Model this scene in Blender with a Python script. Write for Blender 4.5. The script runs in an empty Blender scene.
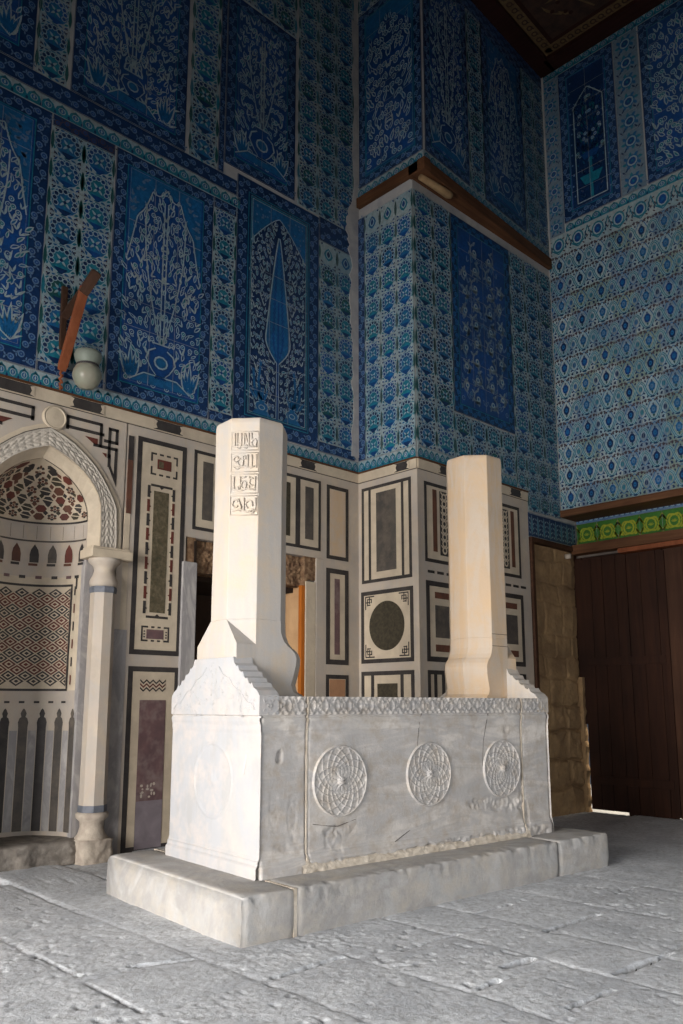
import bpy, bmesh, math, random
import numpy as np
from mathutils import Vector, Matrix
from mathutils import noise as mnoise
R = math.radians
random.seed(7)
C = bpy.context.scene.collection
scene = bpy.context.scene

# ------------------------------------------------------------------ materials
def new_mat(name):
    m = bpy.data.materials.new(name); m.use_nodes = True
    nt = m.node_tree; b = nt.nodes['Principled BSDF']
    return m, nt, b

def N(nt, kind, **kw):
    n = nt.nodes.new(kind)
    for k, v in kw.items():
        if k == 'inp':
            for i, val in v.items(): n.inputs[i].default_value = val
        else: setattr(n, k, v)
    return n

def ramp(nt, fac, stops, interp='LINEAR'):
    r = nt.nodes.new('ShaderNodeValToRGB'); r.color_ramp.interpolation = interp
    el = r.color_ramp.elements
    while len(el) > 1: el.remove(el[-1])
    el[0].position = stops[0][0]; el[0].color = (*stops[0][1], 1)
    for p, c in stops[1:]:
        e = el.new(p); e.color = (*c, 1)
    nt.links.new(fac, r.inputs[0]); return r.outputs[0]

def mixc(nt, fac, a, b, mode='MIX'):
    m = nt.nodes.new('ShaderNodeMix'); m.data_type = 'RGBA'; m.blend_type = mode
    for s, v in ((0, fac), (6, a), (7, b)):
        if hasattr(v, 'links') or hasattr(v, 'is_output'): nt.links.new(v, m.inputs[s])
        elif isinstance(v, (int, float)): m.inputs[s].default_value = v
        else: m.inputs[s].default_value = (*v, 1)
    return m.outputs[2]

def coords(nt, scale=(1, 1, 1), rot=(0, 0, 0)):
    g = nt.nodes.new('ShaderNodeNewGeometry'); mp = nt.nodes.new('ShaderNodeMapping')
    mp.inputs['Scale'].default_value = scale; mp.inputs['Rotation'].default_value = rot
    nt.links.new(g.outputs['Position'], mp.inputs[0]); return mp.outputs[0]

def noise(nt, vec, scale, detail=5, rough=.55, dist=0.):
    n = nt.nodes.new('ShaderNodeTexNoise')
    n.inputs['Scale'].default_value = scale; n.inputs['Detail'].default_value = detail
    n.inputs['Roughness'].default_value = rough; n.inputs['Distortion'].default_value = dist
    nt.links.new(vec, n.inputs['Vector']); return n.outputs[0]

def bump(nt, b, h, strength, dist=.01):
    n = nt.nodes.new('ShaderNodeBump'); n.inputs['Strength'].default_value = strength
    n.inputs['Distance'].default_value = dist
    nt.links.new(h, n.inputs['Height']); nt.links.new(n.outputs[0], b.inputs['Normal'])

def stone(name, c1, c2, scale=3., rough=.7, vein=None, vscale=(2, 2, 2), vrot=(0, 0, 0), bstr=.3, bscale=30, spec=.3, fine=None, low=.35, high=.65):
    m, nt, b = new_mat(name)
    v = coords(nt)
    n1 = noise(nt, v, scale, 7, .6, .4)
    col = ramp(nt, n1, [(low, c1), (high, c2)])
    if vein:
        vv = coords(nt, vscale, vrot)
        n2 = noise(nt, vv, 1.3, 8, .62, 1.2)
        f = ramp(nt, n2, [(.40, (0, 0, 0)), (.49, (1, 1, 1)), (.52, (1, 1, 1)), (.62, (0, 0, 0))])
        k = nt.nodes.new('ShaderNodeMath'); k.operation = 'MULTIPLY'; k.inputs[1].default_value = vein[1]
        nt.links.new(f, k.inputs[0])
        col = mixc(nt, k.outputs[0], col, vein[0])
    if fine:
        n3 = noise(nt, v, fine[1], 3, .7)
        f3 = ramp(nt, n3, [(.45, (0, 0, 0)), (.75, (1, 1, 1))])
        col = mixc(nt, f3, col, fine[0])
    nt.links.new(col, b.inputs['Base Color'])
    b.inputs['Roughness'].default_value = rough
    b.inputs['Specular IOR Level'].default_value = spec
    if bstr: bump(nt, b, noise(nt, v, bscale, 6, .65), bstr, .006)
    return m

def glaze(name, c, var=.35, rough=.32, tint=None):
    # glazed tile paint: shade drifts from tile to tile (0.27 m) and inside the brush stroke
    m, nt, b = new_mat(name)
    v = coords(nt)
    n1 = noise(nt, v, 2.3, 3, .5)
    n2 = noise(nt, v, 26, 4, .7)
    c = Vector(c); t = Vector(tint) if tint else c * (1 - var)
    col = ramp(nt, n1, [(.38, tuple(c)), (.62, tuple(t))])
    col = mixc(nt, ramp(nt, n2, [(.35, (0, 0, 0)), (.75, (1, 1, 1))]), col, tuple(c * .55))
    nt.links.new(col, b.inputs['Base Color'])
    b.inputs['Roughness'].default_value = rough; b.inputs['Specular IOR Level'].default_value = .35
    bump(nt, b, n1, .15, .02)
    return m

def wood(name, c1, c2, axis=2, rough=.7, stretch=14):
    m, nt, b = new_mat(name)
    s = [stretch] * 3; s[axis] = 1.
    v = coords(nt, tuple(s))
    n1 = noise(nt, v, 1.1, 8, .65, .6)
    n2 = noise(nt, coords(nt), 1.4, 3, .5)
    col = ramp(nt, n1, [(.3, c1), (.7, c2)])
    col = mixc(nt, ramp(nt, n2, [(.35, (0, 0, 0)), (.7, (.6, .6, .6))]), col, tuple(Vector(c1) * .5))
    nt.links.new(col, b.inputs['Base Color']); b.inputs['Roughness'].default_value = rough
    b.inputs['Specular IOR Level'].default_value = .2
    bump(nt, b, n1, .5, .008)
    return m

M = {}
M['tomb'] = stone('tomb_marble', (.66, .615, .57), (.47, .445, .42), 2.4, .6, vein=((.33, .325, .335), .5), vscale=(.9, .9, 3.4), vrot=(.05, .30, .1), fine=((.40, .345, .29), 11), bstr=.5, bscale=45)
M['tomb_end'] = stone('tomb_marble_end', (.44, .43, .425), (.385, .38, .385), 1.6, .6, vein=((.42, .43, .46), .6), vscale=(2, 3.0, .5), vrot=(.35, 0, 0), fine=((.52, .47, .44), 6))
M['pillar_warm'] = stone('warm_marble', (.62, .45, .30), (.52, .40, .285), 1.5, .5, vein=((.56, .50, .44), .5), vscale=(3, 3, .5), fine=((.60, .43, .27), 5))
M['pillar_white'] = stone('pale_marble', (.50, .425, .34), (.50, .465, .43), .9, .6, vein=((.42, .40, .39), .5), vscale=(4, 4, .5), fine=((.54, .44, .33), 5))
M['plinth'] = stone('plinth_stone', (.50, .485, .47), (.37, .365, .36), 3, .85, vein=((.27, .25, .235), .5), vscale=(1.5, 1.5, 1.5), fine=((.44, .40, .35), 7), bstr=.8)
M['plinth_top'] = M['plinth']
M['mortar'] = stone('lime_mortar', (.66, .59, .50), (.46, .39, .31), 12, .95, bstr=1., bscale=60)
M['floor'] = stone('floor_stone', (.70, .72, .75), (.50, .52, .555), 2.6, .8, fine=((.36, .36, .37), 26), bstr=1., bscale=46, spec=.25)
M['white'] = stone('wall_marble', (.56, .47, .365), (.43, .365, .30), 2.5, .6, vein=((.40, .38, .37), .4), vscale=(2, 2, 1), fine=((.48, .40, .33), 8))
M['greymarble'] = stone('grey_marble', (.46, .43, .41), (.34, .32, .31), 2., .55, vein=((.22, .21, .22), .6), vscale=(3, 3, 1.2), vrot=(.4, .5, 0))
M['carved'] = stone('carved_marble', (.54, .48, .41), (.42, .38, .33), 6, .7, bstr=.5, bscale=40)
M['black'] = stone('black_inlay', (.030, .026, .026), (.055, .048, .045), 8, .55, bstr=.1)
M['slate'] = stone('slate_inlay', (.060, .054, .050), (.095, .082, .072), 4, .6, fine=((.14, .115, .09), 6), bstr=.2)
M['green'] = stone('green_inlay', (.080, .064, .036), (.17, .135, .085), 14, .6, bstr=.2, fine=((.05, .05, .03), 30))
M['dkgreen'] = stone('dark_green_inlay', (.034, .029, .019), (.068, .056, .036), 30, .55, bstr=.2)
M['red'] = stone('red_inlay', (.15, .040, .027), (.09, .028, .022), 7, .6, bstr=.1)
M['rust'] = stone('rust_inlay', (.15, .060, .036), (.09, .042, .030), 7, .6, bstr=.1)
M['purple'] = stone('purple_inlay', (.165, .095, .095), (.115, .07, .075), 6, .65, fine=((.26, .20, .19), 5), bstr=.25)
M['salmon'] = stone('salmon_inlay', (.48, .26, .14), (.38, .20, .11), 5, .6)
M['panelwhite'] = stone('panel_marble', (.60, .505, .38), (.48, .40, .305), 5, .55)
M['plaster'] = stone('plaster', (.46, .44, .42), (.33, .33, .34), 4, .95, bstr=.5)
M['core'] = stone('wall_core', (.20, .17, .14), (.12, .10, .09), 3, .95, bstr=.6)
M['gap_shade_dirt'] = stone('joint_shade_dirt', (.035, .031, .028), (.085, .075, .066), 20, 1., bstr=.5)  # dark soil tone that also paints the shade in the open floor gaps
M['step'] = stone('worn_step', (.24, .21, .18), (.13, .115, .10), 6, .95, fine=((.30, .27, .24), 14), bstr=1., bscale=26)
M['purplepale'] = stone('pale_purple_inlay', (.25, .215, .235), (.19, .16, .18), 6, .65, bstr=.2)
M['rubble'] = stone('rough_stone', (.46, .30, .15), (.25, .155, .08), 3.5, .95, fine=((.30, .20, .11), 8), bstr=.8, bscale=16)
M['ruststone'] = stone('rough_lintel', (.24, .14, .075), (.10, .05, .03), 9, .95, fine=((.36, .24, .14), 20), bstr=1., bscale=30)
M['cream'] = stone('worn_base', (.52, .45, .37), (.36, .30, .25), 9, .95, bstr=1., bscale=40)
M['bluegrey'] = stone('blue_grey_band', (.16, .17, .20), (.10, .11, .13), 8, .6)
M['door'] = wood('door_wood', (.022, .0085, .005), (.050, .018, .009), 2)
M['door2'] = wood('door_wood_worn', (.045, .019, .011), (.088, .040, .022), 2)
M['beam'] = wood('beam_wood', (.075, .030, .013), (.16, .070, .032), 0)
M['beamy'] = wood('beam_wood_cross', (.085, .035, .016), (.17, .078, .036), 1)
M['beamdark'] = wood('beam_wood_dark', (.05, .022, .012), (.10, .045, .025), 1)
M['orange'] = wood('orange_post', (.52, .155, .018), (.38, .10, .012), 2)
M['bracket'] = wood('bracket_wood', (.19, .055, .022), (.30, .095, .04), 2)
M['bracketdark'] = wood('bracket_wood_dark', (.055, .028, .018), (.10, .05, .03), 2)
M['brownwall'] = stone('reveal_plaster', (.62, .38, .20), (.48, .28, .14), 3, .9)
M['dark'] = stone('interior_shade', (.02, .012, .008), (.035, .02, .012), 3, .95)  # near-black colour paints the unlit depth of the doorway
M['ceilred'] = wood('ceiling_red_wood', (.022, .007, .005), (.040, .012, .009), 1)
M['ceilgold'] = stone('ceiling_gold_paint', (.15, .095, .042), (.09, .055, .026), 12, .8, bstr=.2)
M['ceildark'] = stone('ceiling_dark_paint', (.030, .018, .014), (.06, .03, .02), 8, .8, bstr=.2)
M['lampcap'] = stone('lamp_collar', (.22, .25, .21), (.17, .19, .16), 8, .5, bstr=0)
M['lampglass'] = stone('lamp_globe', (.23, .27, .21), (.30, .23, .18), 2, .3, bstr=0)
M['metal'] = stone('dark_metal', (.03, .03, .03), (.06, .05, .05), 8, .5, bstr=0)
# glazes
M['g_white'] = glaze('glaze_white', (.35, .42, .43), .15, tint=(.24, .36, .42))
M['g_cobalt'] = glaze('glaze_cobalt', (.010, .075, .28), .3, tint=(.009, .050, .16))
M['g_mid'] = glaze('glaze_blue', (.014, .13, .33), .3, tint=(.012, .11, .25))
M['g_navy'] = glaze('glaze_navy', (.009, .040, .13), .3)
M['g_turq'] = glaze('glaze_turquoise', (.014, .19, .27), .3, tint=(.012, .15, .25))
M['g_green'] = glaze('glaze_green', (.016, .105, .11), .3)
M['g_lilac'] = glaze('glaze_lilac', (.12, .20, .33), .3, tint=(.08, .16, .29))
M['g_plum'] = glaze('glaze_plum', (.08, .06, .085), .3)
M['g_yellow'] = glaze('glaze_yellow', (.34, .36, .03), .2, tint=(.24, .31, .025))
M['g_leaf'] = glaze('glaze_leaf_green', (.05, .17, .03), .3)
M['g_grout'] = stone('tile_grout', (.30, .31, .31), (.17, .20, .23), 10, .95, bstr=.2)
M['g_celadon'] = glaze('glaze_celadon', (.22, .29, .25), .2, tint=(.16, .24, .24))
M['g_haze'] = glaze('glaze_grey_blue', (.19, .26, .33), .2, tint=(.14, .22, .30))
GL = ['g_white', 'g_cobalt', 'g_mid', 'g_navy', 'g_turq', 'g_green', 'g_lilac', 'g_plum', 'g_yellow', 'g_leaf', 'g_grout']

# ------------------------------------------------------------------ helpers
def link(name, mesh, parent=None):
    o = bpy.data.objects.new(name, mesh); C.objects.link(o)
    if parent is not None: o.parent = parent
    return o

def tag(o, label=None, cat=None, group=None, kind=None):
    if label: o['label'] = label
    if cat: o['category'] = cat
    if group: o['group'] = group
    if kind: o['kind'] = kind
    return o

class MB:
    """collects vertices/faces, builds ONE mesh object"""
    def __init__(s): s.v = []; s.f = []; s.m = []; s.mats = []
    def mi(s, m):
        if m not in s.mats: s.mats.append(m)
        return s.mats.index(m)
    def add(s, vs, fs, m):
        b = len(s.v); k = s.mi(m)
        s.v += [tuple(v) for v in vs]
        for f in fs: s.f.append([b + i for i in f]); s.m.append(k)
    def box(s, x0, y0, z0, x1, y1, z1, m):
        vs = [(x, y, z) for z in (z0, z1) for y in (y0, y1) for x in (x0, x1)]
        s.add(vs, [(0, 2, 3, 1), (4, 5, 7, 6), (0, 1, 5, 4), (2, 6, 7, 3), (0, 4, 6, 2), (1, 3, 7, 5)], m)
    def rings(s, rings, m, cap=True, closed=False):
        n = len(rings[0]); vs = [p for r in rings for p in r]; fs = []
        L = len(rings); rng = range(L) if closed else range(L - 1)
        for i in rng:
            j = (i + 1) % L
            for k in range(n):
                fs.append((i * n + k, i * n + (k + 1) % n, j * n + (k + 1) % n, j * n + k))
        if cap and not closed:
            fs.append(tuple(range(n - 1, -1, -1))); fs.append(tuple((L - 1) * n + k for k in range(n)))
        s.add(vs, fs, m)
    def tube(s, pts, rad, m, n=8):
        rings = []
        pts = [Vector(p) for p in pts]
        for i, p in enumerate(pts):
            t = (pts[min(i + 1, len(pts) - 1)] - pts[max(i - 1, 0)]).normalized()
            a = t.cross(Vector((0, 0, 1)));
            if a.length < .01: a = t.cross(Vector((0, 1, 0)))
            a.normalize(); b = t.cross(a)
            r = rad[i] if isinstance(rad, (list, tuple)) else rad
            rings.append([p + a * r * math.cos(2 * math.pi * k / n) + b * r * math.sin(2 * math.pi * k / n) for k in range(n)])
        s.rings(rings, m)
    def lathe(s, c, prof, m, n=24):
        rings = [[(c[0] + r * math.cos(2 * math.pi * k / n), c[1] + r * math.sin(2 * math.pi * k / n), c[2] + z) for k in range(n)] for r, z in prof]
        s.rings(rings, m)
    def build(s, name, parent=None, smooth=False, bevel=0, fix=True):
        me = bpy.data.meshes.new(name); me.from_pydata(s.v, [], s.f)
        for m in s.mats: me.materials.append(M[m])
        me.polygons.foreach_set('material_index', s.m)
        if fix:
            bm = bmesh.new(); bm.from_mesh(me); bmesh.ops.recalc_face_normals(bm, faces=bm.faces); bm.to_mesh(me); bm.free()
        if smooth: me.polygons.foreach_set('use_smooth', [True] * len(me.polygons))
        me.update()
        o = link(name, me, parent)
        if bevel:
            b = o.modifiers.new('bevel', 'BEVEL'); b.width = bevel; b.segments = 2; b.limit_method = 'ANGLE'
        return o

def grid_obj(name, P, m, parent=None, smooth=True, mats=None, midx=None, flip=False):
    """P: (h, w, 3) numpy array of points -> one grid mesh"""
    h, w = P.shape[:2]
    me = bpy.data.meshes.new(name)
    idx = np.arange(h * w).reshape(h, w)
    q = np.stack([idx[:-1, :-1], idx[:-1, 1:], idx[1:, 1:], idx[1:, :-1]], -1).reshape(-1, 4)
    if flip: q = q[:, ::-1]
    me.vertices.add(h * w); me.vertices.foreach_set('co', P.reshape(-1).astype(np.float32))
    me.loops.add(len(q) * 4); me.loops.foreach_set('vertex_index', q.reshape(-1).astype(np.int32))
    me.polygons.add(len(q)); me.polygons.foreach_set('loop_start', (np.arange(len(q)) * 4).astype(np.int32))
    me.update(calc_edges=True); me.validate()
    for k in (mats or [m]): me.materials.append(M[k])
    if midx is not None: me.polygons.foreach_set('material_index', midx.reshape(-1).astype(np.int32))
    if smooth: me.polygons.foreach_set('use_smooth', [True] * len(me.polygons))
    return link(name, me, parent)

_rs = np.random.RandomState(3); _tab = _rs.rand(256, 256)
def vnoise(x, y, s=1., o=0):
    x = np.asarray(x) * s + o * 17.3; y = np.asarray(y) * s + o * 9.1
    xi = np.floor(x).astype(int); yi = np.floor(y).astype(int); fx = x - xi; fy = y - yi
    fx = fx * fx * (3 - 2 * fx); fy = fy * fy * (3 - 2 * fy)
    g = lambda a, b: _tab[a % 256, b % 256]
    return (g(xi, yi) * (1 - fx) + g(xi + 1, yi) * fx) * (1 - fy) + (g(xi, yi + 1) * (1 - fx) + g(xi + 1, yi + 1) * fx) * fy
def fbm(x, y, s, n=4, o=0):
    t = 0; a = .5; k = 0
    for i in range(n): t = t + a * vnoise(x, y, s * 2 ** i, o + i); k += a; a *= .5
    return t / k

class Art:
    """flat painting / inlay laid on a surface; mp(a, b, h) -> world point, h = height above the surface"""
    LAY = .0005
    def __init__(s, mp): s.mp = mp; s.mb = MB()
    def poly(s, pts, m, layer=1):
        s.mb.add([s.mp(a, b, layer * s.LAY) for a, b in pts], [tuple(range(len(pts)))], m)
    def rect(s, a0, b0, a1, b1, m, layer=1): s.poly([(a0, b0), (a1, b0), (a1, b1), (a0, b1)], m, layer)
    def inlay(s, pts, m, h0, h1):
        n = len(pts)
        vs = [s.mp(a, b, h0) for a, b in pts] + [s.mp(a, b, h1) for a, b in pts]
        fs = [tuple(range(n, 2 * n)), tuple(range(n - 1, -1, -1))] + [(i, (i + 1) % n, n + (i + 1) % n, n + i) for i in range(n)]
        s.mb.add(vs, fs, m)
    def irect(s, a0, b0, a1, b1, m, h0, h1): s.inlay([(a0, b0), (a1, b0), (a1, b1), (a0, b1)], m, h0, h1)
    def iframe(s, a0, b0, a1, b1, t, m, h0, h1):
        s.irect(a0, b0, a1, b0 + t, m, h0, h1); s.irect(a0, b1 - t, a1, b1, m, h0, h1)
        s.irect(a0, b0 + t, a0 + t, b1 - t, m, h0, h1); s.irect(a1 - t, b0 + t, a1, b1 - t, m, h0, h1)
    def frame(s, a0, b0, a1, b1, t, m, layer=1):
        s.rect(a0, b0, a1, b0 + t, m, layer); s.rect(a0, b1 - t, a1, b1, m, layer)
        s.rect(a0, b0 + t, a0 + t, b1 - t, m, layer); s.rect(a1 - t, b0 + t, a1, b1 - t, m, layer)
    def disc(s, a, b, ra, m, layer=1, rb=None, n=10, rot=0):
        rb = rb or ra; c, d = math.cos(rot), math.sin(rot)
        pts = []
        for k in range(n):
            x = ra * math.cos(2 * math.pi * k / n); y = rb * math.sin(2 * math.pi * k / n)
            pts.append((a + x * c - y * d, b + x * d + y * c))
        s.poly(pts, m, layer)
    def leaf(s, a, b, L, w, ang, m, layer=1, bend=0.):
        """pointed leaf from (a,b) towards ang"""
        c, d = math.cos(ang), math.sin(ang); pts = []
        prof = [(0, 0), (.2, .7), (.45, 1), (.75, .65), (1, 0)]
        for t, k in prof: pts.append((t * L, k * w / 2 + bend * L * t * t))
        for t, k in prof[-2:0:-1]: pts.append((t * L, -k * w / 2 + bend * L * t * t))
        s.poly([(a + x * c - y * d, b + x * d + y * c) for x, y in pts], m, layer)
    def line(s, pts, w, m, layer=1):
        for (a0, b0), (a1, b1) in zip(pts, pts[1:]):
            L = math.hypot(a1 - a0, b1 - b0)
            if L < 1e-6: continue
            nx, ny = -(b1 - b0) / L * w / 2, (a1 - a0) / L * w / 2
            s.poly([(a0 + nx, b0 + ny), (a0 - nx, b0 - ny), (a1 - nx, b1 - ny), (a1 + nx, b1 + ny)], m, layer)
    def build(s, name, parent=None): return s.mb.build(name, parent, fix=False)

# plane maps (the outward side faces the room)
YA, XS, YF, XB, XD = 6.5, 6.53, 5.60, 9.45, 9.82
YF2 = 5.42                                    # the pier's upper storey steps forward over the beam
mapA = lambda a, b, h: (a, YA - h, b)
mapS = lambda a, b, h: (XS - h, a, b)
mapF = lambda a, b, h: (a, YF - h, b)
yf2 = lambda x: YF2 + (x - 6.53) / 2.92 * .17   # its face runs slightly askew
mapF2 = lambda a, b, h: (a, yf2(a) - h, b)
mapB = lambda a, b, h: (XB - h, a, b)
mapD = lambda a, b, h: (XD - h, a, b)
def slab_map(mp, d):                          # shift a map outwards by d
    return lambda a, b, h: mp(a, b, h + d)
BR = dict(base=(2.863, 6.46, 4.09), mid=(2.886, 6.15, 4.755), mid2=(2.88, 6.17, 4.70), tip=(2.94, 6.05, 4.88), w0=(2.862, 6.475, 4.29), w1=(2.853, 6.475, 4.87), c0=(2.859, 6.47, 4.58), c1=(2.888, 6.20, 4.73))
LAMP = (3.035, 6.33, 4.055)
LP = dict(main=3900, glow=520, fill=700, out=260, world=.10, exp=.14, ly0=.2, ly1=5.2, lz=3.8, fx0=-1.2, fx1=5.5, fz=2.4)
# ------------------------------------------------------------------ tile motifs
rng = random.Random(11)
TH = .008                                      # tiles stand 8 mm proud of the bed
def tile_art(mp, a0, b0, a1, b1, base):
    t = Art(slab_map(mp, TH)); t.mb.box  # base slab first
    s = Art(mp); s.mb = t.mb
    s.irect(a0, b0, a1, b1, base, 0, TH)
    return t

def grout(t, a0, b0, a1, b1, w, h, layer=14):
    n = max(1, round((a1 - a0) / w)); m = max(1, round((b1 - b0) / h))
    for i in range(n + 1):
        a = a0 + (a1 - a0) * i / n
        if rng.random() < .75: t.rect(max(a0, a - .0022), b0, min(a1, a + .0022), b1, 'g_grout', layer)
    for j in range(m + 1):
        b = b0 + (b1 - b0) * j / m
        if rng.random() < .75: t.rect(a0, max(b0, b - .0022), a1, min(b1, b + .0022), 'g_grout', layer)

def ros(t, cx, cy, w, h, c1, c2, bud=False):
    if bud:                                   # top row: a small pointed bud
        t.leaf(cx, cy - .3 * h, .6 * h, .5 * w, R(90), c2, 1); t.leaf(cx, cy - .2 * h, .42 * h, .3 * w, R(90), 'g_white', 2)
        t.leaf(cx, cy - .14 * h, .3 * h, .18 * w, R(90), c1, 3)
    else:
        for k in range(12):                       # curled leaves filling the tile
            a = R(30 * k + 15); t.leaf(cx + .40 * w * math.cos(a), cy + .44 * h * math.sin(a), .17 * w, .085 * w, a + 1.1, 'g_mid' if k % 2 else 'g_turq', 1)
        t.disc(cx, cy + .02 * h, .445 * w, 'g_white', 2, rb=.465 * h, n=14); t.disc(cx, cy + .02 * h, .415 * w, c2, 3, rb=.44 * h, n=14)
        for k in range(9):
            a = R(-28 + 236 * k / 8)
            x, y = cx + .315 * w * math.cos(a), cy + .04 * h + .33 * h * math.sin(a)
            t.disc(x, y, .092 * w, 'g_white', 4, rb=.096 * h, n=8); t.disc(x, y, .066 * w, c1, 5, rb=.070 * h, n=7)
        for k in range(8):
            t.leaf(cx, cy, .22 * w, .075 * w, R(-22.5 + 45 * k + 22), 'g_white' if k % 2 else 'g_turq', 5)
        t.disc(cx, cy, .055 * w, c1, 6, n=8)
        t.poly([(cx - .22 * w, cy - .27 * h), (cx + .22 * w, cy - .27 * h), (cx + .05 * w, cy - .46 * h), (cx - .05 * w, cy - .46 * h)], c1, 5)
    for s in (-1, 1):
        t.leaf(cx + s * .485 * w, cy - .34 * h, .70 * h, .12 * w, R(90), 'g_green' if c2 != 'g_green' else 'g_turq', 3)
        for q in (-1, 1):
            t.leaf(cx + s * .30 * w, cy + q * .47 * h, .17 * w, .055 * w, R(90 - s * 50) if q < 0 else R(-90 + s * 40), c1, 2)
            t.disc(cx + s * .40 * w, cy + q * .43 * h, .03 * w, 'g_plum', 3, n=6)

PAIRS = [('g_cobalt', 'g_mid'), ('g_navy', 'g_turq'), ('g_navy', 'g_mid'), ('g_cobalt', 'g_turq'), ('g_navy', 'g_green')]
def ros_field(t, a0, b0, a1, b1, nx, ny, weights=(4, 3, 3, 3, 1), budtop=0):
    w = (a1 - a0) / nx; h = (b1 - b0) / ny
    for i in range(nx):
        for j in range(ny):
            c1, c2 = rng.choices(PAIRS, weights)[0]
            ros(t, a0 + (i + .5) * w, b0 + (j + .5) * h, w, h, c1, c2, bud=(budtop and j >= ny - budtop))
    grout(t, a0, b0, a1, b1, w, h)

def chain(t, a0, b0, a1, b1, step=.085, ring='g_lilac', core='g_cobalt'):
    """ring-and-leaf border filling the strip"""
    horiz = (a1 - a0) > (b1 - b0)
    L = (a1 - a0) if horiz else (b1 - b0); W = (b1 - b0) if horiz else (a1 - a0)
    n = max(1, int(L / step))
    for k in range(n):
        u = (k + .5) * L / n; z = (.16 if k % 2 else -.16) * W
        p = (a0 + u, (b0 + b1) / 2 + z) if horiz else ((a0 + a1) / 2 + z, b0 + u)
        r = min(.3 * W, .032)
        t.disc(*p, r, ring, 1, n=8); t.disc(*p, r * .62, core, 2, n=7); t.disc(*p, r * .28, ring, 3, n=5)
        q = (a0 + u + .5 * L / n, (b0 + b1) / 2 - z) if horiz else ((a0 + a1) / 2 - z, b0 + u + .5 * L / n)
        for s in (0, 120, 240): t.leaf(q[0], q[1], r * 1.1, r * .5, R(s + 40 * (k % 3)), ring, 1)

def edge(t, a0, b0, a1, b1, w=.012, c='g_turq', layer=4): t.frame(a0, b0, a1, b1, w, c, layer)

def crest(t, a0, b0, a1, b1, step=.095, up=True):
    """row of lobed palmettes, white ground above"""
    H = b1 - b0; n = max(1, round((a1 - a0) / step)); w = (a1 - a0) / n
    t.rect(a0, b0, a1, b0 + .42 * H, 'g_turq', 1)
    for k in range(n):
        x = a0 + (k + .5) * w
        t.disc(x, b0 + .45 * H, .46 * w, 'g_turq', 2, rb=.36 * H, n=10)
        t.leaf(x, b0 + .5 * H, .42 * H, .34 * w, R(90), 'g_turq', 2)
        t.disc(x, b0 + .42 * H, .28 * w, 'g_white', 3, rb=.25 * H, n=8)
        t.disc(x, b0 + .42 * H, .21 * w, 'g_mid', 4, rb=.19 * H, n=8)
        t.leaf(x, b0 + .28 * H, .3 * H, .14 * w, R(90), 'g_white', 5)
        t.leaf(x + .5 * w if k < n - 1 else x - .1 * w, b0 + .02 * H, .3 * H, .2 * w, R(90), 'g_navy', 3)
    t.rect(a0, b1 - .07 * H, a1, b1, 'g_grout', 5)
    for k in range(0, n + 1, 3): t.rect(min(a1 - .004, a0 + k * w), b0, min(a1, a0 + k * w + .004), b1, 'g_grout', 6)

def bouquet(t, inside, a0, b0, a1, b1, ax, step=.07, pf=.30, c=('g_white', 'g_cobalt', 'g_turq', 'g_mid'), flow=None, sz=1., seed=1, dens=.95):
    """mirror-symmetric dense spray of leaves and blossoms"""
    rr = random.Random(seed); W = max(a1 - ax, ax - a0)
    ny = int((b1 - b0) / step); nx = int(W / step) + 1
    for j in range(ny):
        for i in range(nx):
            if rr.random() > dens: continue
            x = (i + .5 * (j % 2) + .25 + rr.uniform(-.25, .25)) * step; y = b0 + (j + .5 + rr.uniform(-.25, .25)) * step
            k = rr.random(); base = (flow(x, y) if flow else math.atan2(y - b0 + .3, x * 1.6 + .001)) + rr.uniform(-.5, .5)
            L = step * rr.uniform(1., 1.5) * sz; bend = rr.uniform(-.35, .35); col = rr.choice(c[1:])
            for s in (-1, 1):
                X = ax + s * x
                if not inside(X, y) or X < a0 or X > a1: continue
                if k < pf:
                    r = step * .40 * sz
                    t.disc(X, y, r, c[0], 3, n=9); t.disc(X, y, r * .68, col, 4, n=8); t.disc(X, y, r * .25, c[0], 5, n=5)
                elif k < pf + .45:
                    a = base if s > 0 else math.pi - base
                    t.leaf(X, y, L * 1.1, L * .46, a, c[0], 1, s * bend); t.leaf(X + .12 * L * math.cos(a), y + .12 * L * math.sin(a), L * .78, L * .22, a, col, 2, s * bend)
                else:
                    a = base if s > 0 else math.pi - base
                    t.leaf(X, y, L * 1.1, L * .26, a, c[0], 1, s * bend)
                    t.leaf(X, y, L * .8, L * .22, a + s * .9, c[0], 1, s * bend)

def vase(t, x, y, w, h, c='g_cobalt', c2='g_white', layer=6):
    def prof(k): return [(-.22, 0), (.22, 0), (.16, .10), (.30, .22), (.5, .5), (.42, .74), (.20, .86), (.30, 1), (-.30, 1), (-.20, .86), (-.42, .74), (-.5, .5), (-.30, .22), (-.16, .10)]
    P = prof(0)
    t.poly([(x + a * w * 1.12, y + b * h * 1.06 - .02 * h) for a, b in P], c2, layer)
    t.poly([(x + a * w, y + b * h) for a, b in P], c, layer + 1)
    t.disc(x, y + .48 * h, .26 * w, c2, layer + 2, rb=.2 * h); t.disc(x, y + .48 * h, .2 * w, 'g_mid', layer + 3, rb=.15 * h)

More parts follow.
